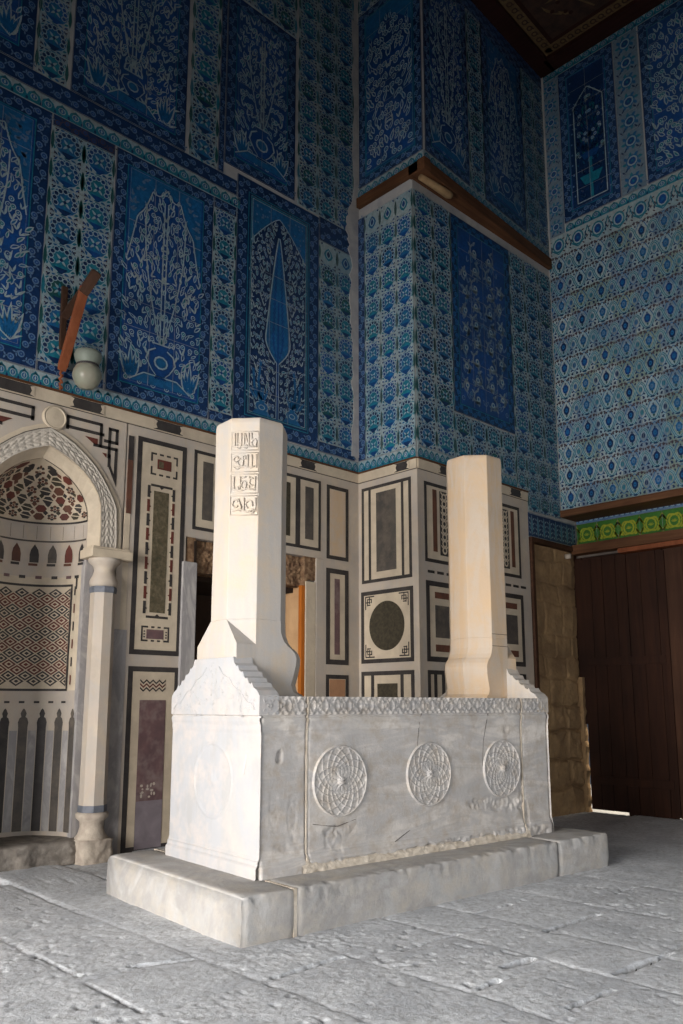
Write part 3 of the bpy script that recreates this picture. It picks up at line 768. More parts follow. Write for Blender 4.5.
# white plaster crack filling in the corner
P = MB()
for seg, wd in (([(6.47, 4.1), (6.48, 5.0), (6.46, 5.6), (6.42, 6.1), (6.46, 6.5), (6.40, 6.9)], .055), ([(6.43, 6.75), (6.36, 6.95), (6.40, 7.15), (6.48, 7.5), (6.49, 8.6), (6.48, 10.2)], .045)):
    pts = []
    for (a, b), (c, d) in zip(seg, seg[1:]):
        for i in range(6): pts.append((a + (c - a) * i / 6, b + (d - b) * i / 6))
    L = [(x - wd * (1 + .5 * rng.uniform(-1, 1)), z) for x, z in pts]
    for (x0, z0), (x1, z1) in zip(L, L[1:]):
        P.add([(x0, YA - .016, z0), (6.53, YA - .02, z0), (6.53, YA - .02, z1), (x1, YA - .016, z1), (x0, YA, z0), (x1, YA, z1)], [(0, 1, 2, 3), (0, 3, 5, 4)], 'plaster')
P.box(XB - .02, YF - .012, 3.80, XB + .004, YF + .002, 7.26, 'plaster'); P.box(XB - .02, yf2(XB) - .035, 7.44, XB + .004, yf2(XB) + .0, 10.3, 'plaster')
P.build('trim_1')['kind'] = 'structure'

# ceiling
w = MB()
w.box(-1.5, -2, 10.36, 10.2, 7.2, 10.6, 'ceildark')
w.add([(x, y, z) for z in (10.30, 10.36) for x, y in ((-1.5, yf2(-1.5) - .24), (XB, yf2(XB) - .24), (XB, yf2(XB)), (-1.5, yf2(-1.5)))], [(0, 1, 2, 3), (4, 5, 6, 7), (0, 1, 5, 4), (1, 2, 6, 5), (2, 3, 7, 6), (3, 0, 4, 7)], 'ceilred'); w.box(XB - .26, -2, 10.30, XB, yf2(XB) - .2, 10.36, 'ceilred')
w.box(-1.5, YF2, 10.31, 6.53, YA, 10.36, 'ceilred')
o = w.build('ceiling'); o['kind'] = 'structure'
ca = Art(lambda a, b, h: (a, b + (a - XB) / 2.92 * .17, 10.36 - h)); ca.LAY = .001
yb, xb = yf2(XB) - .24, XB - .26
ca.rect(4.5, yb - .15, xb, yb, 'ceilgold', 1); ca.rect(xb - .15, 1.5, xb, yb - .15, 'ceilgold', 1)
for k in range(34):
    x = xb - .075 - k * .13
    for cx, cy in ((x, yb - .075), (xb - .075, yb - .075 - k * .115)):
        ca.disc(cx, cy, .045, 'ceildark', 2, n=8); ca.disc(cx, cy, .025, 'ceilgold', 3, n=7)
        ca.leaf(cx + .05, cy - .05, .07, .025, R(135), 'ceildark', 2)
ca.rect(4.5, yb - .21, xb - .21, yb - .15, 'ceilred', 1); ca.rect(xb - .21, 1.5, xb - .15, yb - .15, 'ceilred', 1)
for k in range(130):
    x = xb - .35 - rng.random() * 2.6; y = yb - .35 - rng.random() * 2.4
    ca.leaf(x, y, .16, .05, rng.random() * 6.3, 'ceilgold', 1, .6); ca.disc(x, y, .03, 'ceilred', 2)
ca.line([(xb - .3, yb - .9), (xb - 1.1, yb - .5), (xb - 2.2, yb - .7)], .025, 'ceilgold', 2)
tag(ca.build('ceiling_painting'), None, None); bpy.data.objects['ceiling_painting'].parent = bpy.data.objects['ceiling']

# ---- wooden beams
def wooden_beam(label, boxes, extra=None):
    b = MB()
    for bx in boxes: b.box(*bx)
    if extra: extra(b)
    o = b.build('wooden_beam', bevel=.006); return tag(o, label, 'wooden beam')
wooden_beam('old brown wooden beam between the two tile storeys on the narrow side of the pier', [(XS - .05, YF2 + .001, 7.29, XS + .04, YA - .03, 7.42, 'beamy')])
def skew_beam():
    b = MB(); b.add([(x, y, z) for z in (7.27, 7.42) for x, y in ((XS - .05, yf2(XS) - .04), (9.44, yf2(9.44) - .04), (9.44, yf2(9.44) + .2), (XS - .05, yf2(XS) + .2))], [(0, 1, 2, 3), (4, 5, 6, 7), (0, 1, 5, 4), (1, 2, 6, 5), (2, 3, 7, 6), (3, 0, 4, 7)], 'beam')
    b.box(XS - .055, yf2(XS) - .05, 7.265, XS + .06, yf2(XS) + .06, 7.425, 'beam')
    tag(b.build('wooden_beam', bevel=.006), 'long brown wooden beam between the tile storeys on the broad front of the pier', 'wooden beam')
skew_beam()
def broken(b):
    b.tube([(6.52, 5.47, 7.225), (6.75, 5.46, 7.225), (7.0, 5.45, 7.22), (7.05, 5.445, 7.22)], [.035, .042, .05, .036], 'rubble', 10)
bb = MB(); broken(bb); tag(bb.build('broken_beam_stub', smooth=True), 'short round-ended stub lying under the left end of the pier front beam', 'wooden beam')
wooden_beam('slanting brown beam under the lattice tile field, over the door recess', [(XB - .04, .6, 3.70, XD - .01, 5.59, 3.79, 'beamy')])
# lintel over the door
t = root('door_lintel', 'brown wooden lintel over the dark door, under the green tile band', 'lintel')
b = MB(); b.box(XD - .16, 1.2, 3.23, XD + .03, 5.60, 3.355, 'beamy'); b.build('beam', t, bevel=.006)
b = MB(); b.box(XD - .13, 1.2, 3.172, XD + .00, 4.95, 3.228, 'bracket'); b.build('lit_lip_strip', t)['label'] = 'orange strip added for the light on the lintel lip'  # lighter wood colour paints the light falling on the lintel's lower lip

# ---- door of dark planks
def door():
    d = bpy.data.objects.new('door_1', None); C.objects.link(d); d['kind'] = 'structure'
    def leaf(y0, y1, mats, zb, seed, nm='door_leaf'):
        rr = random.Random(seed); b = MB(); y = y0
        while y > y1 + .02:
            wd = min(rr.uniform(.14, .24), y - y1); gx = XD + rr.uniform(-.004, .004)
            z0 = zb(y - wd / 2); b.box(gx, y - wd + .003, z0, gx + .05, y - .003, 3.17, rr.choice(mats)); y -= wd
        return b.build(nm, d, bevel=.004)
    leaf(5.572, 4.44, ['door'], lambda y: -.070 if y > 5.0 else -.12, 1)
    leaf(4.42, 2.4, ['door2', 'door2', 'door'], lambda y: -.085, 2)
    b = MB()
    for z in (.25, 1.75): b.box(XD - .022, 4.46, z, XD + .002, 5.5, z + .10, 'door')
    b.build('door_batten', d, bevel=.004)
    b = MB(); b.box(XD + .045, 2.4, -.06, XD + .06, 5.555, 3.2, 'door'); b.box(XD + .01, 5.55, 1.0, XD + .06, 5.95, 3.3, 'door'); b.build('door_light_blocker', d)  # added sheets behind the planks that block light leaking in from outside
    b = MB(); b.box(XD - .02, 4.405, -.07, XD + .01, 4.455, 3.15, 'door'); b.build('cover_strip', d)
door()
# daylight outside the door: paved ground and a wall far behind it
b = MB(); b.box(XD + .06, 2.0, -.32, 13.5, 7.5, -.12, 'floor'); b.build('trim_2')['kind'] = 'structure'

# ---- rough stone at the end of the pier, bare of tiles
def rubble():
    W, H = 140, 420
    xs = np.linspace(8.66, 9.86, W); zs = np.linspace(-.15, 3.34, H); X, Z = np.meshgrid(xs, zs)
    g = np.zeros_like(X); rr = random.Random(5)
    z = -.15; row = 0
    jd = np.full_like(X, 9.)
    while z < 3.34:
        hh = rr.uniform(.26, .40); zz = Z + .13 * (fbm(X, Z, 2.6, 3, 4) - .5)
        jd = np.minimum(jd, np.abs(zz - z)); x = 8.66 + rr.uniform(-.3, 0)
        msk = (zz >= z) & (zz < z + hh)
        while x < 9.9:
            ww = rr.uniform(.28, .55); xx = X + .14 * (fbm(X, Z, 2.6, 3, 9) - .5)
            jd = np.where(msk, np.minimum(jd, np.abs(xx - x)), jd)
            g = np.where(msk & (xx >= x) & (xx < x + ww), rr.uniform(-.02, .02), g); x += ww
        z += hh
    low = np.clip((1.75 - Z) / .8, 0, 1)
    k = .25 + .75 * low
    h = g * k + .06 * (fbm(X, Z, 5, 5) - .5) * (.35 + k) + .02 * (fbm(X, Z, 22, 3) - .5) * k
    h -= .045 * k * np.exp(-(jd / .018) ** 2)
    h -= .03 * np.clip((X - (9.70 + .10 * (fbm(X * 0, Z, 3, 3) - .5))) / .1, 0, 1) ** 2 * .9
    h = h - .12 * np.clip(fbm(X, Z, 7, 3, 30) - .62, 0, .25) * low
    P = np.stack([X, YF + .04 - h, Z], -1)
    o = grid_obj('rough_stone_face', P, 'rubble'); return o
o = rubble(); tag(o, 'bare rough brown stone masonry between the marble dado and the dark door', 'stone masonry')
b = MB(); b.box(8.675, YF - .03, -.05, 8.735, YF + .05, 3.30, 'beamdark'); b.box(8.675, YF - .035, 3.27, 9.72, YF + .05, 3.335, 'beamdark')
tag(b.build('timber_surround', bevel=.005), 'thin dark wooden frame along the top and left edge of the bare rough stone', 'wooden frame')
b = MB(); b.tube([(9.60, YF - .03, 3.20), (9.60, YF + .06, 3.20)], .035, 'cream', 12)
tag(b.build('round_peg', smooth=True), 'pale round peg at the upper corner of the bare rough stone', 'peg')
# narrow stone edge that catches the light from outside
b = MB()
prev = None; rings = []
for i in range(24):
    z = -.12 + i * .075; e = .015 * rng.uniform(-1, 1)
    rings.append([(9.77 + e, YF - .01 + e, z), (9.86, YF - .008 + e, z), (9.86, YF + .10, z), (9.77, YF + .10, z)])
b.rings(rings, 'rubble'); tag(b.build('stone_jamb'), 'chipped stone edge lit from outside beside the door, at its foot', 'stone jamb')

# ------------------------------------------------------------------ dado: top course, panels
def top_course(mp, a0, a1, segs, label, z0=3.795, z1=3.905):
    t = root('marble_cornice', label, 'cornice', 'marble top course of the dado')
    b = Art(mp); b.irect(a0, z0, a1, z1, 'panelwhite', -.01, .012); b.irect(a0, z1 - .004, a1, z1 + .014, 'beam', -.01, .026)
    b.irect(a0, z0 - .008, a1, z0, 'slate', -.01, .004)
    b.build('course', t)
    for s0, s1 in segs:
        d = Art(mp); d.inlay([(s0, z0 + .008), (s1, z0 + .008), (s1, z1 - .008), (s0, z1 - .008)], 'black', .010, .016); dk = d.build('dark_block', t)
        for e, sg in ((s0, -1), (s1, 1)):           # cartouche ends of the white blocks: notched profile
            d = Art(mp); d.inlay([(e, z0 + .01), (e - sg * .035, z0 + .022), (e - sg * .02, (z0 + z1) / 2), (e - sg * .035, z1 - .022), (e, z1 - .01)], 'panelwhite', .012, .019)
            d.build('cartouche_end', dk)
top_course(mapA, 1.2, 6.52, [(1.5, 1.95), (2.28, 2.65), (2.97, 3.29), (3.80, 4.12), (4.66, 4.98), (5.60, 5.86)], 'long course of white and dark blocks on top of the left wall dado')
top_course(mapS, 5.60, 6.51, [(5.70, 5.92)], 'short top course with one dark block on the narrow side of the pier')
top_course(mapF, 6.54, 8.66, [(6.88, 7.15), (7.7, 7.95), (8.25, 8.52)], 'top course of the dado on the broad pier front, partly behind the right pillar')

def panel(label, mp, a0, b0, a1, b1, t=.045, centre=None, cm='slate', frame='black', field='panelwhite', extra=None):
    r = root('inlaid_marble_panel', label, 'marble panel')
    f = Art(mp); f.irect(a0 + t, b0 + t, a1 - t, b1 - t, field, -.004, .002); f.build('white_field', r)
    f = Art(mp); f.iframe(a0, b0, a1, b1, t, frame, -.004, .005); f.build('dark_frame', r)
    if centre:
        c0, d0, c1, d1 = centre; f = Art(mp); f.irect(c0, d0, c1, d1, cm, .001, .005); f.build('centre_slab', r)
    if extra: extra(r)
    return r
def part(r, mp, name, fn, label=None):
    f = Art(mp); fn(f); o = f.build(name, r)
    if label: o['label'] = label
    return o
# P1, tall
def p1(r):
    part(r, mapA, 'upper_ornament', lambda f: (f.iframe(3.79, 3.36, 4.08, 3.575, .018, 'black', .001, .004),
        [f.irect(3.79 + .06 + .075 * i, 3.355, 3.79 + .09 + .075 * i, 3.38, 'panelwhite', .002, .0055) for i in range(3)],
        [f.irect(3.79 + .06 + .075 * i, 3.556, 3.79 + .09 + .075 * i, 3.58, 'panelwhite', .002, .0055) for i in range(3)],
        f.irect(3.785, 3.44, 3.812, 3.49, 'panelwhite', .002, .0055), f.irect(4.058, 3.44, 4.085, 3.49, 'panelwhite', .002, .0055),
        f.irect(3.86, 3.425, 4.01, 3.52, 'red', .001, .005), f.irect(3.875, 3.44, 3.925, 3.50, 'green', .004, .0062)))
    def dashed(f):
        f.iframe(3.77, 2.02, 4.06, 3.275, .03, 'panelwhite', .001, .004)
        for side in (3.77, 4.035):
            z = 2.06; k = 0
            while z < 3.2:
                c = ('black', 'red')[k % 2] if k < 9 else 'black'
                f.irect(side - .002, z, side + .026, z + .115, c, .002, .0055)
                s = 1 if side < 3.9 else -1
                f.inlay([(side + .012, z + .03), (side + .012 + s * .028, z + .05), (side + .012, z + .07)], c, .002, .0058); z += .135; k += 1
        for zz in (2.022, 3.25):
            f.irect(3.80, zz, 4.03, zz + .022, 'black', .002, .0055)
            f.inlay([(3.88, zz + .011), (3.915, zz + (.04 if zz < 3 else -.02)), (3.95, zz + .011)], 'black', .002, .0057)
    part(r, mapA, 'stepped_border', dashed)
    part(r, mapA, 'lower_ornament', lambda f: (f.iframe(3.76, 1.81, 4.05, 1.95, .016, 'black', .001, .004),
        [f.irect(3.83 + .065 * i, 1.80, 3.86 + .065 * i, 1.955, 'panelwhite', .002, .0050) for i in range(3)],
        f.irect(3.815, 1.835, 3.99, 1.92, 'purple', .001, .0056),
        [f.irect(3.785, 1.845 + .025 * i, 3.80, 1.857 + .025 * i, 'black', .001, .0052) for i in range(3)],
        [f.irect(4.01, 1.845 + .025 * i, 4.025, 1.857 + .025 * i, 'black', .001, .0052) for i in range(3)]))
panel('tall narrow inlaid marble panel with a long green slab, right of the prayer niche', mapA, 3.65, 1.69, 4.175, 3.70, .045, (3.835, 2.075, 3.995, 3.21), 'green', extra=p1)
def zig(r):
    def z(f):
        f.irect(3.77, 1.355, 4.035, 1.465, 'panelwhite', .001, .003)
        for row in range(3):
            for i in range(8):
                x = 3.772 + i * .0325; y = 1.362 + row * .034; u = i % 2
                p0, p1_ = (y, y + .028) if u else (y + .028, y)
                f.inlay([(x, p0), (x + .0325, p1_), (x + .0325, p1_ + .015), (x, p0 + .015)], ('black', 'red', 'black')[row], .002, .0052)
    part(r, mapA, 'zigzag_band', z)
    part(r, mapA, 'lower_slab', lambda f: f.irect(3.775, .02, 4.04, .42, 'purplepale', .001, .0056), 'paler lilac lower slab')
    part(r, mapA, 'chipped_patch', lambda f: [f.disc(3.80 + rng.random() * .22, .45 + rng.random() * .12, rng.uniform(.008, .02), 'white', 10.5, n=6, rb=rng.uniform(.004, .02)) for i in range(14)])
panel('tall inlaid panel with a purple slab and a zigzag band, low beside the tomb', mapA, 3.65, .0, 4.17, 1.585, .045, (3.775, .02, 4.04, 1.29), 'purple', extra=zig)
# row over the doorway
x = 4.27
names = ['leftmost of the row of five, left of the inscribed pillar', 'second from the left, behind the inscribed pillar', 'middle one of five, behind the inscribed pillar', 'fourth from the left, right of the inscribed pillar', 'rightmost of five, with a dark slab']
for k in range(5):
    x0 = 4.265 + .3335 * k
    panel('inlaid panel over the doorway, ' + names[k], mapA, x0, 2.91, x0 + .333, 3.705, .032, (x0 + .105, 3.02, x0 + .225, 3.605), ('slate', 'dkgreen', 'purple', 'dkgreen', 'slate')[k])['group'] = 'row of inlaid panels over the doorway'
panel('upright panel with a plain pale slab, in the corner next to the pier', mapA, 6.025, 2.845, 6.36, 3.69, .042, (6.075, 2.89, 6.31, 3.64), 'pillar_warm')
panel('upright panel with a thin purple slab, in the corner next to the pier', mapA, 6.02, 1.68, 6.36, 2.74, .055, (6.145, 1.79, 6.225, 2.63), 'purple')
panel('panel with a salmon slab just above the tomb edge, beside the pier corner', mapA, 6.02, .55, 6.36, 1.57, .045, (6.075, .9, 6.305, 1.52), 'salmon')
# pier, narrow side (a = y, rises to the left)
def bands(mp, a0, a1, b0, b1, t, w2):
    def fn(r): part(r, mp, 'inner_band', lambda f: (f.irect(a0, b0, a0 + w2, b1, 'black', .001, .005), f.irect(a1 - w2, b0, a1, b1, 'black', .001, .005), f.iframe(a0 - t, b0 - t * .0, a1 + t, b1 + .0, .0001, 'black', .001, .002)))
    return fn
panel('large upright panel with a dark slate slab at the top of the narrow pier side', mapS, 5.69, 2.60, 6.445, 3.715, .036, (5.915, 2.715, 6.215, 3.625), 'slate', extra=bands(mapS, 5.80, 6.335, 2.636, 3.68, .04, .035))
def circ(r):
    part(r, mapS, 'round_slab', lambda f: f.inlay([(6.07 + .262 * math.cos(2 * math.pi * k / 40), 2.105 + .272 * math.sin(2 * math.pi * k / 40)) for k in range(40)], 'dkgreen', .001, .006))
    for sx in (-1, 1):
        for sz in (-1, 1):
            def corners(f):
                X = 6.07 + sx * .325; Z = 2.105 + sz * .345
                def q(u, v, du, dv):
                    a, b = X - sx * u, Z - sz * v; c, d = X - sx * (u + du), Z - sz * (v + dv)
                    f.irect(min(a, c), min(b, d), max(a, c), max(b, d), 'black', .002, .0052)
                for p in ((0, 0, .14, .014), (0, 0, .012, .15), (.03, .03, .07, .012), (.03, .03, .012, .08), (.06, 0, .012, .09), (0, .065, .08, .012), (.03, .095, .05, .012), (.09, .03, .012, .05)): q(*p)
            part(r, mapS, 'corner_key', corners)
panel('square panel with a dark green disc on the narrow side of the pier', mapS, 5.68, 1.70, 6.46, 2.505, .045, extra=circ)
panel('panel with dark upright bands below the green disc, just above the tomb edge', mapS, 5.68, .55, 6.46, 1.61, .045, (5.92, .7, 6.215, 1.475), 'dkgreen', extra=bands(mapS, 5.83, 6.31, .6, 1.565, .04, .045))
# pier, broad front
def f1(r):
    for a, s in ((6.78, 1), (8.34, -1)):
        part(r, mapF, 'red_strip', lambda f: f.irect(min(a, a + s * .07), 2.9, max(a, a + s * .07), 3.60, 'rust', .001, .005))
        def scr(f):
            x0, x1 = sorted((a + s * .12, a + s * .27))
            f.irect(x0, 2.87, x1, 3.60, 'black', .001, .004)
            for i in range(9):
                z = 2.91 + i * .076; c = (x0 + x1) / 2
                f.disc(c, z + .02, .045, 'panelwhite', 12, n=8); f.disc(c, z + .02, .024, 'black', 14, n=7)
                for q in (-1, 1): f.leaf(c + q * .02, z + .04, .06, .022, R(90 - q * 50), 'panelwhite', 13)
        part(r, mapF, 'scroll_strip', scr)
    part(r, mapF, 'middle_slab', lambda f: f.irect(7.25, 2.9, 7.86, 3.58, 'slate', .001, .005))
panel('wide panel with red and black scroll strips behind the top of the right pillar', mapF, 6.64, 2.775, 8.46, 3.67, .038, extra=f1)
def dashes(r): pass
d = root('dashed_marble_band', 'thin dashed black band between the two upper panels of the broad pier front', 'marble band')
part(d, mapF, 'dark_dashes', lambda f: [f.irect(6.68 + .16 * i, 2.655, 6.68 + .16 * i + .11, 2.685, 'black', -.002, .004) for i in range(12)])
def f2(r):
    for a0, a1 in ((6.79, 7.25), (7.42, 7.70), (7.88, 8.34)):
        part(r, mapF, 'slate_slab', lambda f: f.irect(a0, 1.96, a1, 2.31, 'slate', .001, .005))
        part(r, mapF, 'red_slab', lambda f: f.irect(a0, 2.385, a1, 2.455, 'rust', .001, .005)); part(r, mapF, 'red_slab', lambda f: f.irect(a0, 1.81, a1, 1.885, 'rust', .001, .005))
panel('wide panel with grey slabs between short red bars, middle of the broad pier front', mapF, 6.645, 1.70, 8.48, 2.57, .055, extra=f2)
panel('banded panel just above the tomb edge, left of the foot of the right pillar', mapF, 6.65, .55, 8.48, 1.61, .045, (7.0, .7, 8.1, 1.5), 'slate', extra=bands(mapF, 6.75, 6.93, .6, 1.565, .0, .05))

# doorway in wall A
b = MB()
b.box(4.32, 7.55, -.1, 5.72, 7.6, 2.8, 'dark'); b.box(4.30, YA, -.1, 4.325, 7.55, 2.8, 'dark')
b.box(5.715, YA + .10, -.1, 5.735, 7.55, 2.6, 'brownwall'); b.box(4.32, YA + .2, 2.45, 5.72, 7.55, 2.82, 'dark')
b.build('trim_3')['kind'] = 'structure'
def rough_lintel():
    W, H = 170, 36; X, Z = np.meshgrid(np.linspace(4.22, 5.93, W), np.linspace(2.50, 2.83, H))
    lo = 2.50 + .08 * np.clip((X - 5.74) / .02, 0, 1)
    Z = lo + (Z - 2.50) / .33 * (2.83 - lo)
    D = (.05 + .05 * (fbm(X, Z, 9, 5) - .5) + .03 * (fbm(X, Z, 40, 2) - .5)) * np.where((X > 5.70) | (X < 4.33), .25, 1)
    P = np.stack([X, YA + D, Z], -1)
    # underside
    U = P[0:1].repeat(6, 0).copy(); U[:, :, 1] += np.linspace(.5, 0, 6)[:, None]
    P = np.concatenate([U, P], 0)
    return grid_obj('rough_lintel', P, 'ruststone')
tag(rough_lintel(), 'rough reddish brown lintel over the doorway behind the inscribed pillar', 'lintel')
b = MB(); b.box(4.16, YA - .03, -.02, 4.32, YA + .25, 2.585, 'greymarble')
tag(b.build('marble_jamb', bevel=.008), 'grey veined upright marble slab at the left side of the doorway', 'door jamb')
b = MB(); b.box(5.725, YA + .0, -.02, 5.87, YA + .10, 2.56, 'panelwhite'); b.box(5.872, YA - .001, -.02, 5.985, YA + .05, 2.83, 'white')
tag(b.build('marble_jamb', bevel=.006), 'white and grey upright marble strips at the right side of the doorway', 'door jamb')
b = MB(); b.box(5.672, YA + .01, -.02, 5.722, YA + .06, 2.51, 'orange')
tag(b.build('orange_post', bevel=.004), 'bright orange wooden post inside the right edge of the doorway', 'wooden post')
b = MB(); b.box(3.545, YA - .006, 1.9, 3.60, YA + .03, 3.0, 'panelwhite'); b.box(3.555, YA - .008, 2.95, 3.605, YA + .02, 3.68, 'rust'); b.box(3.555, YA - .009, 3.45, 3.605, YA - .002, 3.68, 'black')
tag(b.build('red_marble_strip'), 'narrow dark red and black upright strip between the niche arch and the tall green panel', 'marble strip')
b = MB(); b.box(3.49, YA - .006, -.02, 3.62, YA + .06, 1.9, 'greymarble'); b.box(3.49, YA - .005, 1.902, 3.60, YA + .06, 2.50, 'white')
tag(b.build('marble_pilaster_strip', bevel=.003), 'pale grey upright marble strip right of the niche column', 'marble strip')

# ------------------------------------------------------------------ prayer niche
NX, NY, NR = 2.81, 6.60, .44
niche = root('prayer_niche', 'marble prayer niche with carved pointed arch, mosaic hood and striped lower wall, at the left', 'prayer niche')
OUT = [(.655, 2.58), (.653, 2.75), (.64, 2.97), (.60, 3.06), (.545, 3.15), (.485, 3.235), (.42, 3.315), (.32, 3.40), (.215, 3.475), (.10, 3.53), (0, 3.565)]
INN = [(.50, 2.58), (.50, 2.80), (.49, 2.98), (.465, 3.06), (.42, 3.135), (.37, 3.195), (.31, 3.25), (.24, 3.30), (.16, 3.345), (.08, 3.38), (0, 3.41)]
OU2 = [(.705, 2.58), (.703, 2.75), (.695, 2.97), (.65, 3.07), (.592, 3.165), (.53, 3.255), (.46, 3.34), (.35, 3.435), (.24, 3.515), (.11, 3.575), (0, 3.615)]
HOO = [(.44, 2.58), (.44, 2.80), (.435, 2.92), (.42, 2.98), (.395, 3.04), (.36, 3.095), (.31, 3.15), (.25, 3.205), (.17, 3.26), (.085, 3.30), (0, 3.33)]
def full(p): return [(NX - x, z) for x, z in p] + [(NX + x, z) for x, z in reversed(p[:-1])]
def bandobj(name, p, q, m, y0, y1, sub=1):
    A_, B_ = full(p), full(q); rings = []
    for (ax_, az), (bx_, bz) in zip(A_, B_): rings.append([(ax_, y0, az), (bx_, y0, bz), (bx_, y1, bz), (ax_, y1, az)])
    b = MB(); b.rings(rings, m); return b.build(name, niche)
# carved band as relief grid
def carved():
    A_, B_ = full(OUT), full(INN)
    def dens(L, n):
        L = np.array(L); d = np.r_[0, np.cumsum(np.hypot(*np.diff(L, axis=0).T))]; t = np.linspace(0, d[-1], n)
        return np.stack([np.interp(t, d, L[:, 0]), np.interp(t, d, L[:, 1])], 1)
    n = 420; k = 36
    a, b_ = dens(A_, n), dens(B_, n); v = np.linspace(0, 1, k)[:, None, None]
    P2 = a[None] * (1 - v) + b_[None] * v
    U, V = np.meshgrid(np.linspace(0, 84, n), np.linspace(0, 1, k))
    ph = U * 1.25
    h = np.maximum(0, np.cos(ph + 5.5 * V * 2) * np.cos(ph - 5.5 * V * 2)) ** .5 * .007 + .004 * (np.sin(V * 31) * np.sin(ph * 2) > .2)
    h *= (V > .08) & (V < .92); h += .008 * ((V < .06) | (V > .94))
    P = np.stack([P2[..., 0], YA - .022 - h, P2[..., 1]], -1)
    o = grid_obj('carved_arch_band', P, 'carved', niche); o['label'] = 'arch band carved with interlace'
carved()
bandobj('arch_body', OUT, INN, 'panelwhite', YA - .020, YA + .10)
bandobj('outer_moulding', OU2, OUT, 'panelwhite', YA - .012, YA + .05)
bandobj('arch_outline', [(x + .006, z + (.006 if x < .5 else 0)) for x, z in OUT], OUT, 'slate', YA - .026, YA - .010)
# splayed soffit between arch edge and hood
b = MB(); A_, B_ = full(INN), full(HOO)
b.add([(x, YA + .0, z) for x, z in A_] + [(x, NY, z) for x, z in B_], [(i, i + 1, len(A_) + i + 1, len(A_) + i) for i in range(len(A_) - 1)], 'panelwhite')
b.build('soffit', niche)
# spandrels with interlaced black keys
def spandrel(s):
    b = MB(); pts = [(OU2[i][0], OU2[i][1]) for i in range(len(OU2))]
    poly = [(.80, 2.58), (.80, 3.785), (0, 3.785)] + [(x, z) for x, z in reversed(pts)]
    P = [(NX + s * x, z) for x, z in poly]; n = len(P)
    # triangulated fan strips: outer rectangle to arch, column by column
    xs = sorted(set([x for x, z in pts]));
    f = Art(mapA)
    for (x0, z0), (x1, z1) in zip(pts, pts[1:]):
        f.inlay([(NX + s * x0, z0), (NX + s * x0, 3.79), (NX + s * x1, 3.79), (NX + s * x1, z1)], 'white', -.03, 0)
    f.inlay([(NX + s * pts[0][0], 2.5), (NX + s * pts[0][0], 3.79), (NX + s * (3.53 - NX + .01), 3.79), (NX + s * (3.53 - NX + .01), 2.5)] if pts[0][0] < 3.53 - NX else [(NX + s * .775, 2.58), (NX + s * .775, 3.79), (NX + s * .80, 3.79), (NX + s * .80, 2.58)], 'white', -.03, 0)
    f.build('spandrel_facing', niche)
    k = Art(mapA)
    def r_(a0, b0, a1, b1, m='black'):
        p = sorted((NX + s * a0, NX + s * a1)); k.irect(p[0], min(b0, b1), p[1], max(b0, b1), m, 0, .004)
    T = .028
    r_(.14, 3.70, .48, 3.70 + T); r_(.14, 3.60, .14 + T, 3.72); r_(.14, 3.61, .50, 3.61 + T); r_(.455, 3.50, .455 + T, 3.72)
    r_(.40, 3.50, .63, 3.50 + T); r_(.54, 3.42, .54 + T, 3.70); r_(.54, 3.68, .64, 3.68 + T); r_(.61, 3.56, .61 + T, 3.70); r_(.50, 3.56, .64, 3.56 + T)
    r_(.61, 3.22, .61 + T, 3.53); r_(.545, 3.34, .545 + T, 3.46)
    k.inlay([(NX + s * .545, 3.36), (NX + s * .573, 3.36), (NX + s * .638, 3.22), (NX + s * .638, 3.17)], 'black', 0, .0035)
    k.inlay([(NX + s * .32, 3.575), (NX + s * .44, 3.575), (NX + s * .44, 3.52), (NX + s * .41, 3.52)], 'red', 0, .004)
    k.inlay([(NX + s * .49, 3.46), (NX + s * .53, 3.46), (NX + s * .53, 3.42)], 'red', 0, .004)
    k.build('black_key_inlay', niche)
spandrel(1); spandrel(-1)
b = MB(); c = (2.84, 3.665)
rings = [[(c[0] + r * math.cos(2 * math.pi * k / 28), YA - y, c[1] + r * math.sin(2 * math.pi * k / 28)) for k in range(28)] for r, y in ((.105, -.01), (.105, .022), (.095, .030), (.085, .024), (.05, .028), (.02, .03))]
b.rings(rings, 'panelwhite'); o = b.build('round_boss', niche); o['label'] = 'round pale grey boss above the arch tip'
# curved wall of the niche
def mapN(a, b, h): t = a / NR; return (NX + (NR - h) * math.cos(t), NY + (NR - h) * math.sin(t), b)
b = MB(); n = 48
for z0, z1, m in ((.0, 1.37, 'white'), (1.37, 2.36, 'panelwhite'), (2.36, 2.845, 'white')):
    b.add([(*mapN(math.pi * NR * i / n, z, 0)[:2], z) for z in (z0, z1) for i in range(n + 1)], [(i, i + 1, n + 2 + i, n + 1 + i) for i in range(n)], m)
b.build('curved_wall', niche)
